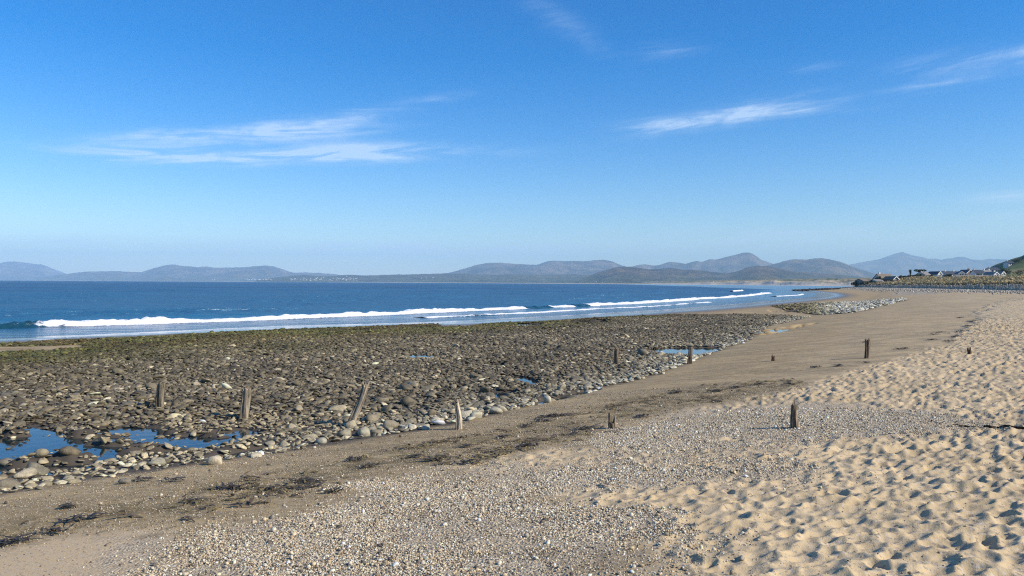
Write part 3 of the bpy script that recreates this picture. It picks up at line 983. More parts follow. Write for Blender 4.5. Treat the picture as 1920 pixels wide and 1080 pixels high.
def scatter(name, pos, rot_, scl, idx, tint, protos, label, kind='stuff'):
    n_ = len(pos)
    me = bpy.data.meshes.new(name)
    me.vertices.add(n_)
    me.vertices.foreach_set('co', np.ascontiguousarray(pos, np.float32).ravel())
    for nm, tp, arr, key in (('rot', 'FLOAT_VECTOR', rot_, 'vector'), ('scl', 'FLOAT_VECTOR', scl, 'vector'), ('idx', 'INT', idx, 'value')):
        a = me.attributes.new(nm, tp, 'POINT')
        a.data.foreach_set(key, np.ascontiguousarray(arr, np.int32 if tp == 'INT' else np.float32).ravel())
    a = me.attributes.new('tint', 'FLOAT_COLOR', 'POINT')
    a.data.foreach_set('color', np.ascontiguousarray(np.concatenate([tint, np.ones((n_, 1))], 1), np.float32).ravel())
    me.update()
    o = link(name, me, None, kind=kind, label=label)
    ng = bpy.data.node_groups.new(name, 'GeometryNodeTree')
    ng.interface.new_socket('Geometry', in_out='INPUT', socket_type='NodeSocketGeometry')
    ng.interface.new_socket('Geometry', in_out='OUTPUT', socket_type='NodeSocketGeometry')
    gi, go = ng.nodes.new('NodeGroupInput'), ng.nodes.new('NodeGroupOutput')
    jn = ng.nodes.new('GeometryNodeJoinGeometry')
    for pm in reversed(protos):
        po = bpy.data.objects.new(pm.name, pm)         # shape source only, not part of the scene
        oi = ng.nodes.new('GeometryNodeObjectInfo')
        oi.inputs['Object'].default_value = po
        g2 = ng.nodes.new('GeometryNodeGeometryToInstance')
        ng.links.new(oi.outputs['Geometry'], g2.inputs[0])
        ng.links.new(g2.outputs[0], jn.inputs[0])
    ip = ng.nodes.new('GeometryNodeInstanceOnPoints')
    ip.inputs['Pick Instance'].default_value = True
    ng.links.new(gi.outputs[0], ip.inputs['Points'])
    ng.links.new(jn.outputs[0], ip.inputs['Instance'])
    for nm, tp, sock in (('rot', 'FLOAT_VECTOR', 'Rotation'), ('scl', 'FLOAT_VECTOR', 'Scale'), ('idx', 'INT', 'Instance Index')):
        na = ng.nodes.new('GeometryNodeInputNamedAttribute')
        na.data_type = tp
        na.inputs[0].default_value = nm
        ng.links.new(na.outputs[0], ip.inputs[sock])
    ng.links.new(ip.outputs[0], go.inputs[0])
    md = o.modifiers.new('scatter', 'NODES')
    md.node_group = ng
    return o


# ------------------------------------------------------------------ the stony flat: cobbles
def field_points(poly, cell, size_lo, size_hi, keep, zone):
    p = np.array(poly)
    x0, y0 = p.min(0)
    x1, y1 = p.max(0)
    x0 = max(x0, -95)
    y0 = max(y0, -6)
    gx_, gy_ = np.meshgrid(np.arange(x0, x1, cell), np.arange(y0, y1, cell))
    gx_ = gx_.ravel() + rng.uniform(-0.5, 0.5, gx_.size) * cell
    gy_ = gy_.ravel() + rng.uniform(-0.5, 0.5, gy_.size) * cell
    az_ = np.degrees(np.arctan2(gx_, gy_))
    vis = (np.abs(az_) < 41) & (rng.random(gx_.size) < keep)
    gx_, gy_ = gx_[vis], gy_[vis]
    sdv = poly_sd(gx_, gy_, poly) + 0.35 * fbm(gx_ / 1.2, gy_ / 1.2, 505, 3)
    ok = sdv > 0
    gx_, gy_, sdv = gx_[ok], gy_[ok], sdv[ok]
    sz_ = size_lo + (size_hi - size_lo) * rng.random(len(gx_)) ** 1.7
    return np.stack([gx_, gy_, sz_, np.full(len(gx_), zone), sdv], -1)


pts = np.vstack([field_points(COBBLES, 0.165, 0.11, 0.24, 0.92, 0), field_points(COBBLES, 0.62, 0.21, 0.40, 0.30, 0), field_points(COBBLES, 0.135, 0.05, 0.11, 0.80, 0),
                 field_points(FAR_PATCH, 0.42, 0.24, 0.50, 0.9, 1), field_points(REEF, 1.5, 0.5, 1.6, 0.9, 2)])
x, y, sz_, zone, sdv = pts.T
zz, s_, sw_, _ = land(x, y)
zflat = land(x, y, False)[0]
inpool = zflat - zz > 0.06
d_ = np.hypot(x, y)
drop = (inpool & (rng.random(len(x)) < np.where((x < -2) & (d_ < 22), np.where(sz_ > 0.3, 0.5, np.where(x > -7.5, 0.55, 0.25)), 0.97)))
for gp in SAND_GAP:
    drop |= poly_sd(x, y, gp) + 0.5 * fbm(x / 1.5, y / 1.5, 515, 3) > 0
# thin out towards the sand on the long right-hand tip and at the sand's edge
drop |= (zone == 0) & (x > 9) & (rng.random(len(x)) > sstep(0.0, 3.0, sdv) * 0.6 + 0.4)
drop |= (zone == 0) & (d_ < 24) & (sdv < 0.25) & (rng.random(len(x)) < 0.45)
drop |= sw_ < -2.0
keepm = ~drop
x, y, sz_, zone, sdv, zz, s_, sw_, d_, inpool = [q[keepm] for q in (x, y, sz_, zone, sdv, zz, s_, sw_, d_, inpool)]
near_left = sstep(-1.5, -5.0, x) * sstep(19, 14.5, d_)
sz_ = sz_ * np.where(zone == 0, 1 - 0.28 * near_left, 1)
N = len(x)
val = rng.lognormal(-0.05, 0.38, N) * (1 + 0.45 * fbm(x / 3.5, y / 3.5, 507, 3))
hue = rng.random((N, 1))
dark = np.array([[0.150, 0.122, 0.078]]) * (1 - hue) + np.array([[0.115, 0.098, 0.068]]) * hue
edgec = np.array([[0.40, 0.38, 0.31]]) * (1 - hue) + np.array([[0.33, 0.28, 0.19]]) * hue
olive = np.array([[0.095, 0.070, 0.028]]) * (1 - hue) + np.array([[0.078, 0.070, 0.026]]) * hue
greenc = np.array([[0.095, 0.100, 0.030]])
tan = np.array([[0.32, 0.265, 0.17]])
e = np.exp(-np.maximum(-s_, 0) / 1.3)[:, None]
e = np.clip(e * 1.3 - 0.1, 0, 1)
tint = dark * (1 - e) + edgec * e
tint = tint * (1 - near_left[:, None] * 0.55) + tan * near_left[:, None] * 0.55
pale = (rng.random(N) < 0.07)[:, None]
tint = np.where(pale, tint * 0.4 + np.array([[0.36, 0.31, 0.22]]) * 0.75, tint)
sea_side = sstep(0.34, 0.70, np.maximum(-s_, 0) / (np.maximum(-s_, 0) + np.maximum(sw_, 0.01)) + 0.10 * fbm(x / 7, y / 7, 525, 3))[:, None]
tint = tint * (1 - sea_side) + olive * sea_side
gpat = (sstep(0.18, 0.5, fbm(x / 5, y / 5, 535, 3) + 0.26) * sea_side[:, 0] * (rng.random(N) < 0.7))[:, None]
tint = tint * (1 - gpat * 0.8) + greenc * gpat * 0.8
z1 = (zone == 1)[:, None]
fr = sstep(0.39, 0.46, x / np.maximum(y, 1))[:, None]
tint = np.where(z1, (olive * 1.5 + 0.02) * (1 - fr) + np.array([[0.46, 0.42, 0.33]]) * fr, tint)
tint = np.where((zone == 2)[:, None], np.array([[0.04, 0.035, 0.028]]), tint)
tint = np.clip(tint * val[:, None] * np.array([[1.10, 1.10, 1.02]]), 0.012, 0.62)
scl = np.stack([sz_ * 1.25, sz_ * 1.25, sz_ * 0.66], -1) * rng.uniform(0.8, 1.2, (N, 3))
rot_ = np.stack([rng.normal(0, 0.28, N), rng.normal(0, 0.28, N), rng.uniform(0, 6.283, N)], -1)
pos = np.stack([x, y, zz + sz_ * rng.uniform(0.04, 0.17, N)], -1)
pos[:, 2] += np.where(sz_ < 0.11, 0.025, 0.0) * (~inpool)
PROTO = [stone_mesh('cobble', 600 + k, 2, fl, 0.30, fc) for k, (fl, fc) in
         enumerate([(0.62, 5), (0.5, 7), (0.7, 8), (0.45, 6), (0.8, 9), (0.55, 8), (0.66, 6), (0.4, 7), (0.75, 10), (0.6, 5)])]
PROTO_I = [p.copy() for p in PROTO]
for p in PROTO:
    p.materials.append(MAT_COBBLE)
for p in PROTO_I:
    p.materials.append(MAT_STONE)
idx = rng.integers(0, len(PROTO), N)

# named boulders that stand out: photo px of the foot, width px, height ratio, colour, shape, label
BOULDERS = [
    (400, 872, 30, 0.62, (0.56, 0.54, 0.48), 0, 'smooth white rounded stone at the edge of the wet sand beside the large pool'),
    (190, 826, 27, 0.85, (0.27, 0.25, 0.18), 4, 'squared tan boulder standing upright in the large tide pool'),
    (62, 884, 46, 0.50, (0.20, 0.20, 0.18), 1, 'flat grey boulder with pale banding in the large tide pool'),
    (75, 862, 26, 0.6, (0.33, 0.31, 0.25), 2, 'pale tan pointed stone behind the banded grey boulder'),
    (8, 868, 36, 0.5, (0.26, 0.25, 0.21), 6, 'broad buff stone rising from the blue pool water'),
    (40, 897, 36, 0.42, (0.46, 0.44, 0.38), 5, 'cream coloured flat stone below the banded grey boulder'),
    (5, 917, 36, 0.5, (0.24, 0.23, 0.20), 3, 'grey slab half sunk where the pool meets brown sand'),
    (210, 838, 24, 0.55, (0.42, 0.38, 0.28), 7, 'buff low stone beside the squared tan boulder'),
    (122, 862, 36, 0.42, (0.17, 0.155, 0.125), 3, 'dark brown flat stone in the middle of the large pool'),
    (290, 873, 34, 0.40, (0.31, 0.32, 0.29), 5, 'light grey flat stone on wet gravel near the pool'),
    (232, 908, 22, 0.5, (0.22, 0.22, 0.21), 0, 'blue grey rounded cobble alone on damp sand by the pool'),
    (762, 760, 36, 0.55, (0.16, 0.15, 0.12), 3, 'large flat brown boulder out on the dark stony flat'),
    (714, 756, 30, 0.45, (0.24, 0.23, 0.19), 7, 'pale flat boulder next to the large brown one'),
    (656, 803, 24, 0.75, (0.40, 0.39, 0.34), 9, 'pale rounded stone at the foot of the leaning post'),
    (1027, 755, 22, 0.72, (0.50, 0.51, 0.49), 4, 'white capped boulder at the edge of the brown sand'),
    (1104, 735, 20, 0.5, (0.48, 0.48, 0.45), 0, 'pale stone on the sand edge beside a sliver of water'),
    (810, 781, 22, 0.9, (0.20, 0.18, 0.15), 8, 'dark upright boulder among pale edge stones'),
    (680, 818, 28, 0.75, (0.38, 0.39, 0.35), 2, 'light grey angular boulder at the sand edge near the leaning post'),
    (645, 820, 30, 0.62, (0.26, 0.26, 0.23), 5, 'grey boulder between the leaning post and the sand'),
    (893, 785, 32, 0.62, (0.42, 0.43, 0.40), 8, 'grey pointed boulder on the sand edge past the pale post'),
    (928, 776, 28, 0.55, (0.42, 0.43, 0.40), 6, 'pale wedge shaped boulder on the sand edge'),
    (730, 803, 32, 0.6, (0.29, 0.28, 0.24), 9, 'round backed grey boulder in the pale stone edge'),
    (797, 806, 24, 0.5, (0.46, 0.46, 0.43), 1, 'flat pale stone by the shadow of the pale post'),
    (1204, 668, 22, 0.8, (0.17, 0.17, 0.16), 4, 'large dark rounded boulder near the square grey post'),
    (602, 832, 26, 0.55, (0.40, 0.42, 0.40), 2, 'bluish white stone at the lower edge of the stones'),
]
bx_, by_ = [], []
for k, (px, py, wpx, hr, colr, pi, lab) in enumerate(BOULDERS):
    p = ground_at(px, py)
    w = wpx / FPX * np.linalg.norm(p - CAM)
    o = link('boulder', PROTO_I[pi], None, label=lab, cat='boulder')
    fl = max(v.co.z for v in PROTO_I[pi].vertices) - min(v.co.z for v in PROTO_I[pi].vertices)
    o.scale = (w * 1.0, w * 1.0, w * hr / fl * 1.05)
    zb = gz(p[0], p[1])
    o.location = (p[0], p[1] + 0.2 * w, zb + w * hr * 0.24)
    o.rotation_euler = (random.uniform(-.15, .15), random.uniform(-.15, .15), random.choice([0.1, -0.3, 0.4, 3.0]))
    o.color = (colr[0] * 0.90, colr[1] * 0.81, colr[2] * 0.64, 1)
    bx_.append((p[0], p[1] + 0.2 * w, w * 0.45))
hit = np.zeros(N, bool)
for q in bx_:
    hit |= np.hypot(x - q[0], y - q[1]) < q[2] + sz_ * 0.25
app = sz_ / d_ * (~hit)
az_ = np.degrees(np.arctan2(x, y))
app = np.where(np.abs(az_) < 34.2, app, 0)
best = np.argsort(-app)[:275]
isbest = np.zeros(N, bool)
isbest[best] = True
LAND = [((302, 765), 'the mossy square post'), ((459, 787), 'the post mirrored in the pool'), ((657, 800), 'the leaning bleached post'), ((859, 805), 'the pale pointed post'),
        ((1156, 683), 'the dark post among cobbles'), ((1294, 682), 'the post by the small pool'), ((400, 872), 'the white rounded stone'), ((190, 826), 'the squared tan boulder'),
        ((62, 884), 'the banded grey boulder'), ((762, 760), 'the large flat brown boulder'), ((1027, 755), 'the white capped boulder'), ((1104, 735), 'the sliver of water'),
        ((1148, 803), 'the splintered low stump'), ((1490, 803), 'the jagged splintered post'), ((1625, 672), 'the ragged topped upright post'), ((1817, 664), 'the nearly buried stump'),
        ((1449, 677), 'the small broken stump')]
LAND = [(ground_at(*a)[:2], b_) for a, b_ in LAND]


def beside(xx, yy, lim):
    dd = [math.hypot(xx - a[0], yy - a[1]) for a, _ in LAND]
    i = int(np.argmin(dd))
    return LAND[i][1], dd[i]


SHAPES = ['rounded', 'flat', 'blunt', 'slabby', 'blocky', 'angular', 'humped', 'thin', 'chunky', 'smooth']
for k in best:
    lum = float(tint[k].mean())
    tone = 'pale' if lum > 0.24 else ('grey' if lum > 0.14 else 'dark')
    nm_, dd_ = beside(x[k], y[k], 4)
    siz = 'large' if sz_[k] > 0.33 else ('small' if sz_[k] < 0.22 else 'medium')
    where = 'in pool water' if inpool[k] else ('at the sand edge' if s_[k] > -1.3 else 'on the stony flat')
    rel = ('beside ' if dd_ < 1.2 else 'near ') + nm_
    lab = siz + ' ' + tone + ' ' + SHAPES[idx[k]] + ' cobble ' + where + ' ' + rel
    grp = 'cobbles ' + where
    o = link('cobble', PROTO_I[idx[k]], None, label=lab, cat='stone', group=grp)
    o.location, o.rotation_euler, o.scale = pos[k], rot_[k], scl[k]
    o.color = (*tint[k], 1)
rest = ~isbest & ~hit
scatter('cobbles', pos[rest], rot_[rest], scl[rest], idx[rest], tint[rest], PROTO, 'mass of dark weedy cobbles covering the low tide flat')

# stones of the bank below the revetment and along the far strand
M_ = 11000
fx = []
fpts = np.array(FENCE[3:10])
for k in range(M_):
    i = random.randrange(len(fpts) - 1)
    q = random.random()
    a = fpts[i] * (1 - q) + fpts[i + 1] * q
    tg = fpts[i + 1] - fpts[i]
    tg = tg / np.linalg.norm(tg)
    off = abs(random.gauss(0, 9.0)) + 0.7
    fx.append((a[0] - tg[1] * off, a[1] + tg[0] * off))
fx = np.array(fx)
fz, fs, _, fsr = land(fx[:, 0], fx[:, 1])
ok = (fs > 0.5) & (fsr < -0.2)
fx, fz = fx[ok], fz[ok]
nn = len(fx)
fsz = rng.uniform(0.2, 0.6, nn)
ft = np.clip(np.array([[0.41, 0.355, 0.27]]) * rng.lognormal(0, 0.28, nn)[:, None], 0.05, 0.62)
scatter('bank_stones', np.concatenate([fx, (fz + fsz * 0.16)[:, None]], 1), np.stack([rng.normal(0, .3, nn), rng.normal(0, .3, nn), rng.uniform(0, 6.28, nn)], -1),
        np.repeat(fsz[:, None], 3, 1), rng.integers(0, len(PROTO), nn), ft, PROTO, 'bank of pale grey stones below the timber revetment')

# ------------------------------------------------------------------ shingle: pebbles in the beds and scattered over the damp strip
PEB = [stone_mesh('pebble', 700 + k, 1, fl, 0.25, 2) for k, fl in enumerate([0.5, 0.65, 0.4, 0.75, 0.55, 0.6])]
for p in PEB:
    p.materials.append(MAT_PEBBLE)


def pebble_batch(n_, rmax, dens_fn, lo, hi):
    u = rng.random(n_)
    rr = np.sqrt(4.2 ** 2 + (rmax ** 2 - 4.2 ** 2) * u)
    aa = np.radians(rng.uniform(-37.5, 37.5, n_))
    X, Y = rr * np.sin(aa), rr * np.cos(aa)
    keep = rng.random(n_) < dens_fn(X, Y)
    X, Y = X[keep], Y[keep]
    return X, Y, lo * (hi / lo) ** (rng.random(len(X)) ** 1.5)


def d_shingle(X, Y):
    n1, n2 = fbm(X / 1.1, Y / 1.1, 61, 4), fbm(X / 0.35, Y / 0.35, 65, 3)
    return np.max([sstep(-0.6, 0.9, poly_sd(X, Y, p) + 0.8 * n1 + 0.5 * n2) for p in SHINGLE], 0) * (0.25 + 0.75 * sstep(-0.3, 0.15, fbm(X / 0.8, Y / 0.8, 79, 3))) * (1 - 0.95 * sstep(-0.3, 0.3, poly_sd(X, Y, SMOOTH_SAND) + 0.3 * n1))


def d_strip(X, Y):
    _, s__, _, _ = land(X, Y, False)
    dr_ = sstep(-0.3, 0.3, poly_sd(X, Y, DRY))
    return sstep(-0.3, 0.6, s__) * (1 - 0.93 * dr_) * (1 - 0.9 * sstep(-0.3, 0.3, poly_sd(X, Y, SMOOTH_SAND))) * (0.35 + 0.65 * sstep(0.0, 0.5, fbm(X / 0.9, Y / 0.9, 77, 3) + 0.35))


batches = [pebble_batch(850000, 14.0, d_shingle, 0.009, 0.027), pebble_batch(16000, 14.5, d_shingle, 0.027, 0.06),
           pebble_batch(270000, 19, d_strip, 0.008, 0.022), pebble_batch(2200, 19, d_strip, 0.022, 0.07)]
X = np.concatenate([q[0] for q in batches])
Y = np.concatenate([q[1] for q in batches])
SZ = np.concatenate([q[2] for q in batches])
zp = land(X, Y)[0]
n1 = fbm(X / 1.1, Y / 1.1, 61, 4)
n2 = fbm(X / 0.35, Y / 0.35, 65, 3)
md_ = sstep(-0.35, 0.35, poly_sd(X, Y, DRY) + 0.35 * n1 + 0.25 * n2)
ms_ = np.max([sstep(-0.55, 0.8, poly_sd(X, Y, p) + 0.8 * n1 + 0.5 * n2) for p in SHINGLE], 0)
mq_ = sstep(-0.3, 0.3, poly_sd(X, Y, SMOOTH_SAND) + 0.3 * n1 + 0.1 * n2)
zp = zp + hm_at(X, Y) * md_ * (1 - 0.9 * ms_) * (1 - mq_) * (0.8 + 0.35 * sstep(2.0, 7.0, X))
NP = len(X)
pal = np.array([[0.68, 0.61, 0.48], [0.54, 0.45, 0.32], [0.30, 0.25, 0.18], [0.11, 0.095, 0.08], [0.56, 0.45, 0.29], [0.44, 0.40, 0.33], [0.36, 0.26, 0.17], [0.76, 0.70, 0.58]])
pk = rng.choice(len(pal), NP, p=[0.17, 0.20, 0.15, 0.10, 0.14, 0.12, 0.05, 0.07])
strip_ = np.arange(NP) >= len(batches[0][0]) + len(batches[1][0])
pt = np.clip(pal[pk] * np.where(strip_, 0.74, 1.12)[:, None] * np.array([[1.0, 0.975, 0.91]]) * rng.lognormal(0, 0.18, NP)[:, None], 0.04, 0.75)
scatter('shingle', np.stack([X, Y, zp + SZ * rng.uniform(0.05, 0.28, NP)], -1), np.stack([rng.normal(0, .4, NP), rng.normal(0, .4, NP), rng.uniform(0, 6.28, NP)], -1),
        SZ[:, None] * rng.uniform(0.8, 1.25, (NP, 3)), rng.integers(0, len(PEB), NP), pt, PEB, 'grey and buff pebble shingle lying in beds on the sand')

# ------------------------------------------------------------------ weathered timber groyne posts
mt_wood, t, b = material('weathered_wood')
tc = t.node('ShaderNodeTexCoord').outputs['Object']
g1 = t.noise(t.scaled(tc, 26, 26, 1.6), 1.0, 6, 0.65, 0.4)
g2 = t.noise(t.scaled(tc, 70, 70, 3), 1.0, 4, 0.6)
c = t.mix(t.ramp(g1, 0.36, 0.64), (0.075, 0.060, 0.046), (0.47, 0.41, 0.33))
c = t.mix(t.ramp(g2, 0.52, 0.68, 0, 0.7), c, (0.07, 0.05, 0.035))
oc = t.node('ShaderNodeObjectInfo').outputs['Color']
t.l.new(t.mix(1.0, c, oc, 'MULTIPLY'), b.inputs['Base Color'])
b.inputs['Roughness'].default_value = 0.9
b.inputs['Specular IOR Level'].default_value = 0.2
t.l.new(t.bump(t.math('ADD', g1, t.math('MULTIPLY', g2, 0.5)), 0.9, 0.02), b.inputs['Normal'])


def post_mesh(h, w, dpt, seed, jag, taper=0.9, square=0.5, split=0.0, wob=0.02, gouge=0.0):
    na, nz = 36, 34
    rg = np.random.default_rng(seed)
    th = np.linspace(0, 2 * math.pi, na, endpoint=False)
    k0 = rg.uniform(0, 99)
    # height of each side of the broken top
    ja = fbm(np.cos(th) * 2.3 + k0, np.sin(th) * 2.3 + k0, seed, 3)
    ja = (ja - ja.min()) / (ja.max() - ja.min() + 1e-9)
    fine = fbm(th * 3.2 + k0, th * 0, seed + 5, 3)
    top = h * (1 - jag * (1 - ja ** (1 + 2 * split)) + 0.06 * fine * (jag > 0.1))
    ca, sa = np.cos(th), np.sin(th)
    ex = 2.0 / (2.0 + square * 4)
    px_, py_ = np.sign(ca) * np.abs(ca) ** ex, np.sign(sa) * np.abs(sa) ** ex
    verts, rows = [], []
    for i in range(nz):
        q = i / (nz - 1)
        z = -0.35 + (top + 0.35) * q
        groove = 1 - 0.16 * np.abs(fbm(th * 2.4 + k0, z * 0.9 + k0, seed + 9, 3)) * 2 + 0.05 * fbm(th * 7, z * 2.2, seed + 11, 2)
        crack = 1 - 0.45 * np.exp(-((np.cos(th - (2.4 + 0.6 * q)) - 1) / 0.02) ** 2) - 0.35 * np.exp(-((np.cos(th - (4.6 - 0.3 * q)) - 1) / 0.012) ** 2)
        sc = 1 + (taper - 1) * np.clip(z / h, 0, 1)
        bite = 1 - gouge * np.exp(-((z / h - 0.55) / 0.22) ** 2) * np.clip(np.cos(th - 3.3), 0, 1)
        f = groove * crack * sc * bite
        ox, oy = wob * math.sin(q * 5 + seed), wob * math.cos(q * 4 + seed)
        for a in range(na):
            verts.append((px_[a] * w / 2 * f[a] + ox, py_[a] * dpt / 2 * f[a] + oy, z[a]))
    # hollow, splintered head
    for rr_, dz in ((0.62, -0.05), (0.3, -0.09)):
        for a in range(na):
            v = verts[(nz - 1) * na + a]
            verts.append((v[0] * rr_, v[1] * rr_, v[2] - (1 - rr_) * 0.8 * (v[2] - top.min()) + dz * h + 0.02 * h * rg.normal()))
    faces = []
    for i in range(nz + 1):
        for a in range(na):
            a2 = (a + 1) % na
            faces.append((i * na + a, i * na + a2, (i + 1) * na + a2, (i + 1) * na + a))
    faces.append(tuple(range((nz + 1) * na, (nz + 2) * na)))
    me = bpy.data.meshes.new('timber_post')
    me.from_pydata(verts, [], faces)
    me.polygons.foreach_set('use_smooth', np.ones(len(me.polygons), bool))
    me.update()
    return me


POSTS = [  # base px, top px, width px, args, colour, label
    ((302, 765), (301, 716), 16, dict(jag=0.10, square=0.8, taper=0.95), (0.62, 0.60, 0.52), 'short square post with a dark mossy head on the stony flat'),
    ((459, 787), (461, 725), 18, dict(jag=0.12, square=0.7, taper=0.92), (0.85, 0.82, 0.75), 'upright grey brown post mirrored in the pool at its foot'),
    ((657, 800), (688, 711), 18, dict(jag=0.16, square=0.35, taper=0.95, gouge=0.35), (1.15, 1.10, 1.0), 'tall bleached post leaning steeply over the stones'),
    ((859, 805), (856, 746), 17, dict(jag=0.22, square=0.3, taper=0.52, split=0.2, gouge=0.2), (1.45, 1.40, 1.28), 'pale bleached post tapering to a point where stones meet sand'),
    ((1148, 803), (1149, 773), 17, dict(jag=0.70, square=0.3, taper=0.98, split=0.5), (0.85, 0.76, 0.66), 'low splintered stump of brown post in damp sand'),
    ((1490, 803), (1489, 743), 16, dict(jag=0.55, square=0.3, taper=0.9, split=0.12, gouge=0.3), (0.98, 0.88, 0.75), 'jagged splintered brown post standing in the shingle patch'),
    ((1156, 683), (1156, 652), 10, dict(jag=0.08, square=0.8), (0.62, 0.56, 0.48), 'dark square post among the far cobbles away from the pool'),
    ((1294, 682), (1294, 649), 10, dict(jag=0.08, square=0.8), (0.60, 0.52, 0.45), 'dark square post at the edge of the small blue pool'),
    ((1449, 677), (1449, 660), 8, dict(jag=0.55, square=0.3, taper=0.8, split=0.6), (0.55, 0.45, 0.38), 'small dark broken stump on the smooth brown sand'),
    ((1625, 672), (1626, 633), 10, dict(jag=0.18, square=0.5, taper=1.05), (0.72, 0.63, 0.54), 'upright dark post with ragged top on the smooth sand'),
    ((1817, 664), (1817, 650), 8, dict(jag=0.5, square=0.3, taper=0.8, split=0.5), (0.42, 0.33, 0.28), 'very short dark stump almost buried in trampled sand'),
]
for k, (bp, tp, wpx, kw, colr, lab) in enumerate(POSTS):
    p = ground_at(*bp)
    zb = gz(p[0], p[1])
    D = (p - CAM) @ FWD
    hh = math.hypot(tp[0] - bp[0], tp[1] - bp[1]) / FPX * D
    w = wpx / FPX * D * 0.86
    me = post_mesh(hh, w, w * 0.95, 800 + k, **kw)
    o = link('timber_post', me, mt_wood, label=lab, cat='post', group='old groyne posts on the beach')
    o.location = (p[0], p[1], zb)
    lean = math.atan2(tp[0] - bp[0], bp[1] - tp[1])
    o.rotation_euler = (random.uniform(-.03, .03), lean, 0)
    o.color = (*colr, 1)

# buried top edge of the groyne, a crooked timber with its shadow side painted in as colour
pa, pb = ground_at(1783, 799), ground_at(1990, 808)
nseg, na = 60, 8
V, F_ = [], []
for i in range(nseg):
    q = i / (nseg - 1)
    p = pa * (1 - q) + pb * q
    xx, yy = p[0], p[1] + 0.05 * math.sin(q * 17) + 0.025 * math.sin(q * 43 + 1)
    zc = gz(xx, yy) + float(hm_at(np.array([xx]), np.array([yy]))[0]) * 0.6 + 0.022 + 0.012 * math.sin(q * 23)
    rr_ = 0.011 * (0.7 + 0.6 * float(fbm(np.array([q * 14]), np.array([0.0]), 831, 3)[0] + 0.5)) * (0.3 + 0.7 * min(1, q * 8))
    for a in range(na):
        an = 2 * math.pi * a / na
        V.append((xx, yy + rr_ * math.cos(an), zc + 1.3 * rr_ * math.sin(an)))
for i in range(nseg - 1):
    for a in range(na):
        F_.append((i * na + a, i * na + (a + 1) % na, (i + 1) * na + (a + 1) % na, (i + 1) * na + a))
me = bpy.data.meshes.new('driftwood')
me.from_pydata(V, [], F_)
o = link('driftwood', me, mt_wood, label='long thin crooked timber, painted shadow dark, lying across the trampled sand', cat='driftwood')
o.color = (0.16, 0.13, 0.11, 1)  # dark tint stands in for the timber's shaded side

# ------------------------------------------------------------------ seaweed left on the strand line
mt_weed, t, b = material('seaweed')
tc = t.node('ShaderNodeTexCoord').outputs['Object']
oc = t.node('ShaderNodeObjectInfo').outputs['Color']
t.l.new(t.mix(t.ramp(t.noise(tc, 14, 4), 0.35, 0.7), oc, (0.055, 0.040, 0.018)), b.inputs['Base Color'])
b.inputs['Roughness'].default_value = 0.55


def weed_mesh(L, wd, seed, n_):
    rg = np.random.default_rng(seed)
    V, F_ = [], []
    for k in range(n_):
        cx, cy = rg.normal(0, L * 0.27), rg.normal(0, wd * 0.27)
        th = rg.normal(0, 0.5) if rg.random() < 0.75 else rg.uniform(0, 3.14)
        ln, w = rg.uniform(0.07, 0.28), rg.uniform(0.006, 0.020)
        curl = rg.normal(0, 4)
        pz = rg.uniform(0.0, 0.028)
        m_ = 5
        xx, yy, b0 = cx, cy, len(V)
        for i in range(m_):
            q = i / (m_ - 1)
            ww = w * (1 - 0.6 * q)
            zz_ = pz + 0.02 * math.sin(q * 3.1) * rg.random()
            V.append((xx - math.sin(th) * ww, yy + math.cos(th) * ww, zz_ + rg.uniform(0, .006)))
            V.append((xx + math.sin(th) * ww, yy - math.cos(th) * ww, zz_ + rg.uniform(0, .006)))
            xx += math.cos(th) * ln / m_
            yy += math.sin(th) * ln / m_
            th += curl * ln / m_
        for i in range(m_ - 1):
            F_.append((b0 + 2 * i, b0 + 2 * i + 1, b0 + 2 * i + 3, b0 + 2 * i + 2))
    me = bpy.data.meshes.new('seaweed_clump')
    me.from_pydata(V, [], F_)
    me.materials.append(mt_weed)
    return me


WEED = [(428, 918, 46, 12, 0), (655, 865, 38, 10, 0), (566, 906, 90, 22, 1), (582, 915, 34, 22, 1), (812, 864, 52, 15, 1), (862, 871, 36, 10, 0), (500, 921, 26, 9, 1), (1035, 782, 92, 9, 0),
        (1010, 791, 30, 6, 0), (983, 801, 20, 8, 0), (990, 815, 26, 8, 0), (1092, 806, 50, 12, 0), (1072, 816, 20, 12, 0), (985, 838, 34, 9, 0), (938, 822, 22, 6, 0), (870, 840, 26, 7, 1),
        (726, 847, 26, 8, 0), (770, 859, 26, 6, 1), (690, 878, 40, 8, 1), (15, 1020, 60, 18, 0), (90, 1002, 40, 9, 0), (112, 955, 30, 9, 0), (92, 970, 20, 12, 0), (130, 978, 36, 12, 0),
        (165, 975, 22, 8, 0), (115, 936, 26, 6, 0), (258, 903, 40, 5, 0), (322, 904, 24, 5, 0), (378, 917, 24, 8, 0), (350, 945, 30, 7, 1), (620, 925, 36, 8, 1),
        (1622, 681, 18, 7, 0), (1620, 643, 16, 4, 0), (1570, 687, 26, 5, 0), (1527, 690, 26, 4, 0), (1690, 655, 40, 4, 0), (1760, 624, 26, 5, 0), (1790, 632, 26, 6, 0), (1745, 638, 24, 5, 0),
        (1800, 622, 24, 6, 0), (1815, 612, 24, 5, 0), (1750, 628, 20, 4, 0), (1780, 640, 30, 5, 0), (1820, 603, 30, 5, 0), (1800, 596, 26, 4, 0), (1335, 754, 18, 10, 1), (1340, 735, 40, 7, 1), (1265, 738, 30, 6, 1),
        (1420, 722, 30, 6, 1), (1380, 728, 26, 6, 0), (1200, 783, 34, 6, 0)]
wl = {0: 'black seaweed clump', 1: 'olive brown seaweed mat'}
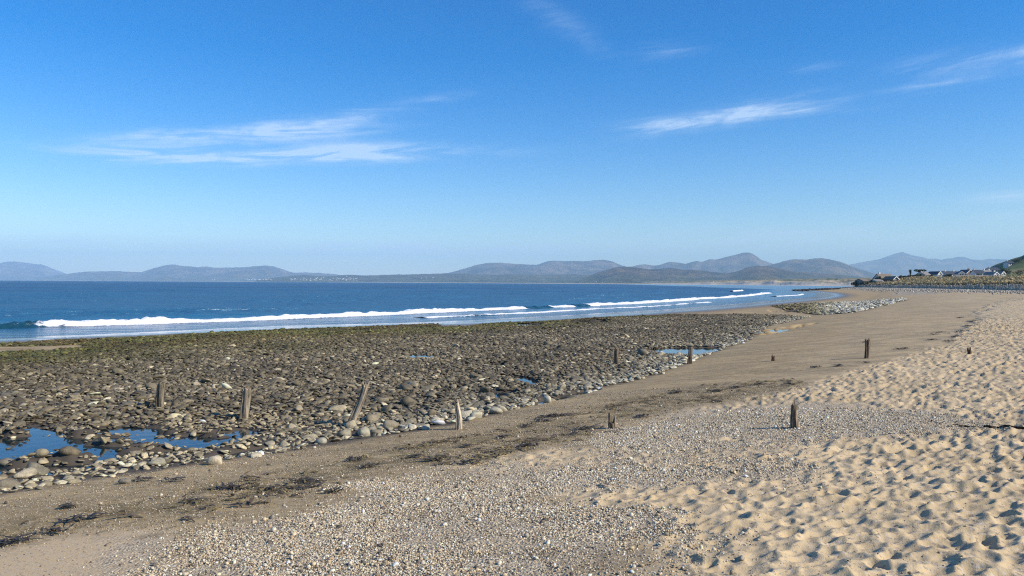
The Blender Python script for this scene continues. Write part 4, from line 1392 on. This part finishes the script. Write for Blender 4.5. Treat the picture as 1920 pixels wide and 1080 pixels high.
for k, (px, py, lpx, hpx, kd) in enumerate(WEED):
    if kd == 0 and k % 3 == 1 and lpx < 32 and py > 760:
        continue
    p = ground_at(px, py)
    D = (p - CAM) @ FWD
    L = lpx / FPX * D * 0.8
    n_ = int(np.clip(L * 110, 12, 100))
    nm_, dd_ = beside(p[0], p[1], 4)
    lab = ('long ' if lpx > 38 else 'small ') + wl[kd] + (' close to ' if dd_ < 1.6 else ' some steps from ') + nm_
    o = link('seaweed_clump', weed_mesh(L, max(0.08, hpx / FPX * D * 1.6), 900 + k, n_), None, label=lab, cat='seaweed',
             group=('black seaweed clumps' if kd == 0 else 'olive seaweed clumps'))
    o.location = (p[0], p[1], gz(p[0], p[1]) + 0.012)
    o.rotation_euler = (0, -0.05, rad(random.uniform(0, 26)))
    o.color = (0.040, 0.027, 0.017, 1) if kd == 0 else (0.085, 0.064, 0.024, 1)

def litter_mesh(seed):
    me = weed_mesh(0.06, 0.05, seed, 5)
    me.materials.clear()
    me.materials.append(mt_litter)
    return me


mt_litter, t, b = material('weed_litter')
t.l.new(t.node('ShaderNodeAttribute', attribute_name='tint', attribute_type='INSTANCER').outputs['Color'], b.inputs['Base Color'])
b.inputs['Roughness'].default_value = 0.7
LIT = [litter_mesh(930 + k) for k in range(6)]
nl_ = 17000
aa = np.radians(rng.uniform(-37, 37, nl_))
rr = np.sqrt(rng.uniform(5.5 ** 2, 26 ** 2, nl_))
X, Y = rr * np.sin(aa), rr * np.cos(aa)
sdw = poly_sd(X, Y, WRACK)
line = fbm(X / 1.8 + Y / 2.4, (Y - X) / 0.9, 87, 4)
keep = (rng.random(nl_) < sstep(-0.35, 0.3, sdw) * (0.10 + 0.90 * sstep(0.02, 0.45, line)))
X, Y = X[keep], Y[keep]
nl_ = len(X)
ls = rng.uniform(0.5, 1.3, nl_)
lt = np.where((rng.random(nl_) < 0.55)[:, None], np.array([[0.19, 0.145, 0.055]]), np.array([[0.10, 0.070, 0.036]])) * rng.lognormal(0, .3, nl_)[:, None]
scatter('seaweed_litter', np.stack([X, Y, land(X, Y)[0] + 0.006], -1), np.stack([X * 0, X * 0, rng.uniform(0, 6.28, nl_)], -1), np.stack([ls, ls, ls * 0.8], -1), rng.integers(0, 6, nl_), lt, LIT,
        'small brown and olive seaweed scraps strewn along the strand line')

# ------------------------------------------------------------------ headland: revetment, dune grass, bushes, houses
fp = np.array(FENCE[2:10], float)
seg = np.hypot(*np.diff(fp, axis=0).T)
Lc = np.concatenate([[0], np.cumsum(seg)])
mt_fence = plain('revetment_timber', (0.56, 0.49, 0.38), 0.9, 0.25, 2.0, 0.5, 0.02)
root = link('timber_revetment', None, label='long row of grey timber posts along the foot of the dunes', cat='revetment')
root.location = (133, 192, gz(133, 192))
pmesh = [post_mesh(1.0, 0.40, 0.36, 850 + k, 0.12, 0.92, 0.4) for k in range(5)]
for q in pmesh:
    q.materials.append(mt_fence)
ppos = []
u = Lc[1] + 60
while u < Lc[6] + 20:
    xx, yy = np.interp(u, Lc, fp[:, 0]), np.interp(u, Lc, fp[:, 1])
    if xx / yy < 0.70:
        ppos.append((xx, yy))
    u += random.uniform(1.5, 2.4) * (1 if yy > 200 else 0.8)
for k, (xx, yy) in enumerate(ppos[:290]):
    o = link('post', pmesh[k % 5], None, parent=root)
    o.location = (xx - root.location.x, yy - root.location.y, gz(xx, yy) - root.location.z)
    o.scale = (1.1, 1.1, random.uniform(1.5, 2.1))
    o.rotation_euler = (random.gauss(0, .03), random.gauss(0, .04), random.uniform(0, 3))

# marram grass on the dune face and top
NT_ = 15000
gp_ = []
while len(gp_) < NT_:
    i = random.randrange(1, len(fp) - 1)
    q = random.random()
    a = fp[i] * (1 - q) + fp[i + 1] * q
    tg = (fp[i + 1] - fp[i]) / seg[i]
    off = random.expovariate(1 / 14.0) + 1.0
    gp_.append((a[0] + tg[1] * off, a[1] - tg[0] * off))
gp_ = np.array(gp_)
gzz, _, _, gsr_ = land(gp_[:, 0], gp_[:, 1])
ok = gsr_ > 1.7
gp_, gzz = gp_[ok], gzz[ok]


def tuft_mesh(seed):
    rg = np.random.default_rng(seed)
    V, F_ = [], []
    for k in range(14):
        a, l, ln = rg.uniform(0, 6.28), rg.uniform(0.6, 1.15), rg.uniform(0.15, 0.6)
        r0 = rg.uniform(0, 0.28)
        cx, cy = r0 * math.cos(a), r0 * math.sin(a)
        w = 0.05
        b0 = len(V)
        V += [(cx - w * math.sin(a), cy + w * math.cos(a), -0.1), (cx + w * math.sin(a), cy - w * math.cos(a), -0.1),
              (cx + ln * 0.5 * math.cos(a) - 0.15, cy + ln * 0.5 * math.sin(a), l * 0.7), (cx + ln * math.cos(a) - 0.35, cy + ln * math.sin(a), l * 0.85)]
        F_ += [(b0, b0 + 1, b0 + 2), (b0 + 1, b0 + 3, b0 + 2)]
    me = bpy.data.meshes.new('tuft')
    me.from_pydata(V, [], F_)
    return me


mt_grass, t, b = material('marram')
t.l.new(t.node('ShaderNodeAttribute', attribute_name='tint', attribute_type='INSTANCER').outputs['Color'], b.inputs['Base Color'])
b.inputs['Roughness'].default_value = 0.85
TUFT = [tuft_mesh(940 + k) for k in range(5)]
for q in TUFT:
    q.materials.append(mt_grass)
ng_ = len(gp_)
gt = np.where((rng.random(ng_) < 0.78)[:, None], np.array([[0.44, 0.35, 0.19]]), np.array([[0.28, 0.23, 0.11]])) * rng.lognormal(0, 0.2, ng_)[:, None]
gsc = rng.uniform(0.7, 1.35, ng_)
scatter('marram_grass', np.concatenate([gp_, gzz[:, None]], 1), np.stack([rng.normal(0, .1, ng_), rng.normal(0, .1, ng_), rng.uniform(0, 6.28, ng_)], -1),
        np.repeat(gsc[:, None], 3, 1), rng.integers(0, 5, ng_), gt, TUFT, 'straw coloured dune grass above the timber revetment')

# bushes and trees: stems with many small leaf faces
MAT_LEAF = plain('foliage', (0.045, 0.06, 0.022), 0.8, 0.5, 0.6)
MAT_BARK = plain('bark', (0.08, 0.06, 0.045), 0.9, 0.3, 3)


def crown_mesh(rx, ry, rz, zc, n_, seed, leaf=0.3, lean=0.0, flat=False):
    rg = np.random.default_rng(seed)
    nl = 9
    lobes = [(rg.normal(0, .45) * rx, rg.normal(0, .45) * ry, zc + rg.normal(0, .35) * rz, rg.uniform(.35, .62)) for _ in range(nl)]
    V, F_ = [], []
    for k in range(n_):
        lx, ly, lz, lr = lobes[rg.integers(nl)]
        d = rg.normal(0, 1, 3)
        d /= np.linalg.norm(d)
        q = lr * rg.uniform(0.55, 1.0) ** 0.5
        c = np.array([lx + d[0] * rx * q, ly + d[1] * ry * q, lz + d[2] * rz * q])
        c[0] += lean * max(c[2] - zc + rz, 0)
        if c[2] < 0.1:
            c[2] = 0.1
        a, b_ = rg.normal(0, 1, 3), rg.normal(0, 1, 3)
        a /= np.linalg.norm(a)
        b_ -= a * (a @ b_)
        b_ /= np.linalg.norm(b_)
        s = leaf * rg.uniform(0.5, 1.3)
        b0 = len(V)
        V += [tuple(c + a * s), tuple(c + b_ * s * 0.6), tuple(c - a * s), tuple(c - b_ * s * 0.6)]
        F_.append((b0, b0 + 1, b0 + 2, b0 + 3))
    me = bpy.data.meshes.new('crown')
    me.from_pydata(V, [], F_)
    return me


def trunk_mesh(h, r0, seed, lean=0.0, limbs=5, spread=1.0):
    rg = np.random.default_rng(seed)
    V, F_ = [], []

    def tube(p0, p1, ra, rb, n_=6, m_=5):
        p0, p1 = np.array(p0, float), np.array(p1, float)
        b0 = len(V)
        for i in range(m_):
            q = i / (m_ - 1)
            c = p0 * (1 - q) + p1 * q + np.array([rg.normal(0, .02), rg.normal(0, .02), 0]) * h * (0 < i < m_ - 1)
            rr_ = ra * (1 - q) + rb * q
            for a in range(n_):
                an = 6.283 * a / n_
                V.append((c[0] + rr_ * math.cos(an), c[1] + rr_ * math.sin(an), c[2]))
        for i in range(m_ - 1):
            for a in range(n_):
                F_.append((b0 + i * n_ + a, b0 + i * n_ + (a + 1) % n_, b0 + (i + 1) * n_ + (a + 1) % n_, b0 + (i + 1) * n_ + a))
    tube((0, 0, -0.4), (lean * h, 0, h), r0, r0 * 0.4)
    for k in range(limbs):
        q = rg.uniform(0.45, 0.95)
        a = rg.uniform(0, 6.28)
        tube((lean * h * q, 0, h * q), (lean * h * (q + .2) + spread * math.cos(a), spread * math.sin(a), h * (q + 0.25)), r0 * 0.4, r0 * 0.12)
    me = bpy.data.meshes.new('trunk')
    me.from_pydata(V, [], F_)
    return me


def at_px(px, Yd):
    xx = (px - 960.0) / FPX * Yd
    return xx, Yd, gz(xx, Yd)


def plant(name, px, Yd, wpx, hpx, seed, label, cat, group=None, trunk=0.3, lean=0.0, leaf=0.28, n_=500, flat=0.0):
    xx, yy, zz_ = at_px(px, Yd)
    w, h = wpx / FPX * Yd, hpx / FPX * Yd
    e_ = link(name, None, label=label, cat=cat, group=group)
    e_.location = (xx, yy, zz_)
    rz = h * (1 - trunk) / 2 * 0.9
    cr = crown_mesh(w / 2, w / 2 * 0.8, rz, h * trunk + rz, n_, seed, leaf, lean)
    link('crown', cr, MAT_LEAF, parent=e_)
    link('trunk', trunk_mesh(h * (trunk + 0.25), max(0.06, h * 0.035), seed, lean, 5, w * 0.25), MAT_BARK, parent=e_)
    return e_


PL = [  # kind, px, depth, width px, height px, label, cat, trunk, lean
    ('windswept_tree', 1642, 452, 10, 17, 'dark windswept tree leaning beside the large grey roofed house', 'tree', 0.25, 0.35),
    ('windswept_tree', 1648, 455, 8, 12, 'lower dark tree pressed against the large roofed house', 'tree', 0.2, 0.3),
    ('bush', 1634, 450, 9, 9, 'dark bush between the low white house and the trees', 'bush', 0.1, 0.2),
    ('conifer', 1707, 480, 4, 17, 'thin dark upright conifer rising over the hedge', 'tree', 0.2, 0),
    ('windswept_tree', 1726, 490, 15, 17, 'flat crowned dark tree standing above the hedge', 'tree', 0.6, 0.5),
    ('bush', 1604, 466, 18, 13, 'dark dense bush on the tip of the headland', 'bush', 0.05, 0),
    ('bush', 1618, 455, 20, 9, 'green scrub behind the bush on the headland tip', 'bush', 0.05, 0.2),
    ('bush', 1632, 440, 18, 7, 'low green scrub below the low white house', 'bush', 0.05, 0.2),
    ('bush', 1745, 500, 9, 7, 'small dark bush by the pale gabled cottage', 'bush', 0.05, 0.2),
    ('bush', 1776, 470, 14, 8, 'dark bush before the long white house', 'bush', 0.05, 0.2),
    ('bush', 1888, 560, 16, 13, 'broad dark bush at the village end below the green hill', 'bush', 0.1, 0.1),
    ('bush', 1912, 540, 26, 16, 'tall green thicket below the green hill', 'bush', 0.1, 0.1),
    ('bush', 1880, 590, 12, 10, 'dark green shrub among the white houses', 'bush', 0.1, 0.1),
    ('bush', 1902, 640, 18, 10, 'green shrub at the foot of the hill field', 'bush', 0.1, 0.1),
]
for k, (nm, px, Yd, w, h, lab, cat, tr, ln) in enumerate(PL):
    plant(nm, px, Yd, w, h, 960 + k, lab, cat, None, tr, ln, 0.30, 700 if w > 8 else 350)
for k in range(9):
    plant('hedge_bush', 1689 + k * 4.6, 478 + 3 * math.sin(k), 9, 7.5 + random.uniform(-1, 1), 980 + k, 'dark bush in the hedge line behind the dune grass', 'bush',
          'hedge bushes on the headland', 0.05, 0.1, 0.3, 420)
for k in range(13):   # hedge along the crest of the green hill
    plant('hill_bush', 1862 + k * 5.2, 700, 7, 3.5 + random.uniform(-0.5, 0.8), 1000 + k, 'dark bush in the hedge climbing the green hill', 'bush',
          'bushes up the green hill', 0.05, 0.0, 0.4, 160)

ROOFS = {'slate': plain('slate', (0.055, 0.065, 0.085), 0.6, 0.25, 2), 'tan': plain('roof_tan', (0.20, 0.165, 0.125), 0.85, 0.25, 2), 'grey': plain('roof_grey', (0.22, 0.21, 0.20), 0.8, 0.2, 2)}
WALLS = {'white': plain('render_white', (0.66, 0.64, 0.59), 0.8, 0.10, 2), 'brown': plain('wall_brown', (0.20, 0.13, 0.09), 0.85, 0.2, 3), 'stone': plain('wall_stone', (0.26, 0.24, 0.22), 0.9, 0.25, 3)}
MAT_GLASS = plain('window_glass', (0.03, 0.035, 0.045), 0.12, 0.2, 1, spec=0.6)
MAT_TRIM = plain('white_paint', (0.80, 0.80, 0.78), 0.6, 0.04, 2)


def prism(name, pts, faces, mat, parent, loc=(0, 0, 0)):
    me = bpy.data.meshes.new(name)
    me.from_pydata(pts, [], faces)
    o = link(name, me, mat, parent=parent)
    o.location = loc
    return o


def box(name, x0, x1, y0, y1, z0, z1, mat, parent):
    return prism(name, [(x, y, z) for z in (z0, z1) for y in (y0, y1) for x in (x0, x1)],
                 [(0, 2, 3, 1), (4, 5, 7, 6), (0, 1, 5, 4), (2, 6, 7, 3), (0, 4, 6, 2), (1, 3, 7, 5)], mat, parent)


def house(px, Yd, wpx, eave, ridge, gable, wall, roof, label, chim=1, rz=0.0, dz=0.0, nwin=3, barge=True):
    """gable=True: the gable end faces the beach"""
    xx, yy, zz_ = at_px(px, Yd)
    e_ = link('house', None, label=label, cat='house', group='village houses behind the dunes')
    e_.location = (xx, yy, zz_ + dz)
    e_.rotation_euler = (0, 0, rz)
    w = wpx / FPX * Yd * 0.76
    eave, ridge = eave * 0.9, eave * 0.9 + (ridge - eave) * 0.85
    d = 7.5
    if gable:
        pts = [(-w / 2, 0, -2), (w / 2, 0, -2), (w / 2, 0, eave), (0, 0, ridge), (-w / 2, 0, eave)]
    else:
        pts = [(0, 0, -2), (0, d, -2), (0, d, eave), (0, d / 2, ridge), (0, 0, eave)]
    ln = d * 1.3 if gable else w
    ext = [(p[0], p[1] + (ln if gable else 0), p[2]) if gable else (p[0] + ln, p[1], p[2]) for p in pts]
    if not gable:
        pts = [(p[0] - w / 2, p[1], p[2]) for p in pts]
        ext = [(p[0] - w / 2, p[1], p[2]) for p in ext]
    n5 = 5
    fc = [tuple(range(n5))[::-1], tuple(range(n5, 2 * n5))] + [(i, (i + 1) % n5, n5 + (i + 1) % n5, n5 + i) for i in range(n5)]
    wl_ = prism('wall', pts + ext, fc, WALLS[wall], e_)
    o_ = 0.35
    for sgn in (-1, 1):        # two roof slopes with thickness and overhang
        if gable:
            A, B = (sgn * (w / 2 + o_), eave - o_ * 0.6), (0, ridge + 0.06)
            q = [(A[0], -o_, A[1]), (B[0], -o_, B[1]), (B[0], ln + o_, B[1]), (A[0], ln + o_, A[1])]
        else:
            A, B = ((d / 2) + sgn * (d / 2 + o_), eave - o_ * 0.6), (d / 2, ridge + 0.06)
            q = [(-w / 2 - o_, A[0], A[1]), (-w / 2 - o_, B[0], B[1]), (w / 2 + o_, B[0], B[1]), (w / 2 + o_, A[0], A[1])]
        up = [(a, b_, c + 0.2) for a, b_, c in q]
        prism('roof_slope', q + up, [(0, 1, 2, 3), (7, 6, 5, 4), (0, 4, 5, 1), (1, 5, 6, 2), (2, 6, 7, 3), (3, 7, 4, 0)], ROOFS[roof], e_)
    if gable and barge:
        for sgn in (-1, 1):
            q = [(sgn * (w / 2 + o_), eave - o_ * .6), (0, ridge + .06)]
            pp = []
            for y_ in (-o_ - 0.12, -o_ - 0.02):
                pp += [(q[0][0], y_, q[0][1] - 0.35), (q[0][0], y_, q[0][1] + .22), (q[1][0], y_, q[1][1] + .22), (q[1][0], y_, q[1][1] - 0.35)]
            prism('barge_board', pp, [(0, 1, 2, 3), (7, 6, 5, 4), (0, 4, 5, 1), (1, 5, 6, 2), (2, 6, 7, 3), (3, 7, 4, 0)], MAT_TRIM, e_)
    for k in range(chim):
        cx = (-0.32 + 0.64 * k) * w if not gable else 0.0
        cy = d / 2 if not gable else 2.0 + 4 * k
        box('chimney', cx - 0.45, cx + 0.45, cy - 0.4, cy + 0.4, ridge - 0.8, ridge + 1.2, WALLS[wall], e_)
    for k in range(nwin):
        cx = (k + 0.5) / nwin * w * 0.8 - w * 0.4
        wn = box('window', cx - 0.55, cx + 0.55, -0.05, 0.10, 0.9, min(2.2, eave - 0.2), MAT_TRIM, e_)
        box('pane', cx - 0.45, cx + 0.45, -0.09, 0.05, 1.0, min(2.1, eave - 0.3), MAT_GLASS, wn)
    return e_


HOUSES = [  # px, depth, width px, eave m, ridge m, gable, wall, roof, label, chimneys, rotation
    (1664, 462, 36, 2.2, 5.8, False, 'white', 'tan', 'large house with a broad tan grey roof on the headland', 1, 0.2),
    (1680, 448, 14, 2.2, 4.0, True, 'brown', 'tan', 'small brown gabled house with white barge boards on the headland', 0, 0.15),
    (1650, 446, 17, 2.2, 3.4, False, 'white', 'grey', 'low white house under the windswept trees', 0, 0.1),
    (1624, 462, 15, 2.2, 3.6, False, 'stone', 'tan', 'small low roofed house close to the headland tip', 0, 0.3),
    (1740, 500, 20, 2.2, 4.6, False, 'white', 'grey', 'grey roofed cottage beyond the hedge line', 1, 0.4),
    (1762, 520, 12, 2.6, 4.8, True, 'white', 'slate', 'small white gabled house at the start of the village', 0, 0.2),
    (1786, 545, 36, 2.8, 5.4, False, 'white', 'slate', 'long white house with dark slate roof', 2, 0.1),
    (1803, 520, 13, 2.5, 4.2, True, 'white', 'slate', 'low white gable beside the long slate roofed house', 0, -0.3),
    (1819, 560, 20, 3.2, 6.2, True, 'brown', 'slate', 'brown brick gable house with white barge boards', 1, 0.1),
    (1808, 640, 22, 3.2, 6.0, False, 'white', 'slate', 'white house showing over the brown brick gable', 1, 0.1),
    (1836, 545, 18, 2.8, 5.4, False, 'white', 'slate', 'slate roofed house beside the brown brick gable', 1, -0.1),
    (1830, 660, 18, 3.0, 5.5, False, 'white', 'slate', 'upper white house behind the slate roofed one', 1, 0.1),
    (1853, 690, 20, 3.4, 5.6, False, 'stone', 'slate', 'tall dark roofed house highest on the village slope', 0, 0.0),
    (1856, 560, 20, 2.8, 5.0, False, 'white', 'grey', 'white house with grey roof and white chimney', 2, 0.1),
    (1868, 520, 14, 2.4, 4.4, True, 'white', 'grey', 'white gabled cottage nearest the dune end of the village', 1, 0.1),
    (1881, 525, 11, 2.4, 4.2, True, 'white', 'grey', 'small white cottage beside the dark bush', 0, 0.2),
    (1866, 640, 24, 2.8, 5.0, False, 'white', 'slate', 'long white house under the green hill', 1, 0.0),
    (1896, 690, 14, 2.8, 4.8, False, 'white', 'slate', 'white house at the foot of the hill hedge', 1, 0.0),
    (1843, 610, 12, 2.8, 5.0, True, 'white', 'slate', 'narrow white gable in the middle of the village', 0, 0.2),
    (1775, 610, 14, 2.8, 5.0, False, 'white', 'slate', 'slate roofed white house behind the long one', 1, 0.0),
]
for hsx in HOUSES:
    house(*hsx[:11], nwin=2 if hsx[2] < 16 else 4)
# long pale garden wall in front of the village
xx, yy, zz_ = at_px(1822, 500)
gw = link('garden_wall', None, label='long pale grey garden wall in front of the village', cat='wall')
gw.location = (xx, yy, zz_)
box('wall', -11, 11, 0, 0.4, -1, 1.6, WALLS['stone'], gw)
box('coping', -11.1, 11.1, -0.06, 0.46, 1.6, 1.75, WALLS['white'], gw)

# ------------------------------------------------------------------ the white town across the bay and farms on the far coast
fh = bpy.data.meshes.new('far_house')
fh.from_pydata([(-.5, 0, -1), (.5, 0, -1), (.5, 1, -1), (-.5, 1, -1), (-.5, 0, .62), (.5, 0, .62), (.5, 1, .62), (-.5, 1, .62), (-.5, .5, 1), (.5, .5, 1)], [],
               [(0, 1, 5, 4), (1, 2, 6, 9, 5), (2, 3, 7, 6), (3, 0, 4, 8, 7), (4, 5, 9, 8), (6, 7, 8, 9)])
fh.materials.append(WALLS['white'])
fh.materials.append(ROOFS['slate'])
for i, p in enumerate(fh.polygons):
    p.material_index = 1 if i == 5 else 0
MAT_W = WALLS['white']
town = []
for k in range(26):
    town.append((random.uniform(458, 514), random.uniform(523.2, 525.4), 'town'))
for k in range(52):
    town.append((random.uniform(545, 672), random.uniform(521.5, 526.6), 'town'))
for a, b_ in [(398, 524.5), (402, 525.2), (650, 518.5), (663, 523), (668, 522.5), (790, 522), (800, 522), (812, 521), (1118, 529), (1130, 529.5), (962, 527.5), (1318, 528.5), (1332, 528), (1338, 528.2)]:
    town.append((a, b_, 'farm'))
from mathutils.bvhtree import BVHTree
FAR_TREES = []
for ob in S.objects:
    if ob.type == 'MESH' and ob.name.split('.')[0] in ('mountain', 'hills', 'coastal_hills', 'coast_land'):
        FAR_TREES.append(BVHTree.FromPolygons([v.co[:] for v in ob.data.vertices], [p.vertices[:] for p in ob.data.polygons]))
for px, py, kd in town:
    dv = Vector(pix_dir(px, py))
    hits = [h for h in (tr.ray_cast(Vector(CAM), dv) for tr in FAR_TREES) if h[0] is not None]
    if not hits:
        continue
    ht = min(hits, key=lambda h: h[3])[0]      # stands where its sight line meets the far slope
    Yd = ht.y
    o = link('far_house', fh, None, label='tiny white house in the seaside town across the bay' if kd == 'town' else 'tiny lone white house on the low far coast',
             cat='house', group='white town across the bay' if kd == 'town' else 'lone far coast houses')
    sc = random.uniform(6, 14) * Yd / 8600
    o.scale = (sc, 10, random.uniform(5, 8) * Yd / 8600)
    o.location = ht

# ------------------------------------------------------------------ the air: sea haze over the bay
HAZE = (-45000, 45000, -3000, 33000, -8.0, 1250.0)
x0, x1, y0, y1, z0, z1 = HAZE
me = bpy.data.meshes.new('haze')
me.from_pydata([(x, y, z) for z in (z0, z1) for y in (y0, y1) for x in (x0, x1)], [],
               [(0, 2, 3, 1), (4, 5, 7, 6), (0, 1, 5, 4), (2, 6, 7, 3), (0, 4, 6, 2), (1, 3, 7, 5)])
mt = bpy.data.materials.new('haze')
mt.use_nodes = True
nt = mt.node_tree
nt.nodes.clear()
out = nt.nodes.new('ShaderNodeOutputMaterial')
pv = nt.nodes.new('ShaderNodeVolumePrincipled')
pv.inputs['Color'].default_value = (0.47, 0.74, 1.0, 1)
pv.inputs['Density'].default_value = 5.2e-5
pv.inputs['Anisotropy'].default_value = 0.0
nt.links.new(pv.outputs[0], out.inputs['Volume'])
link('haze', me, mt, kind='stuff', label='thin blue sea haze in the air over the bay')
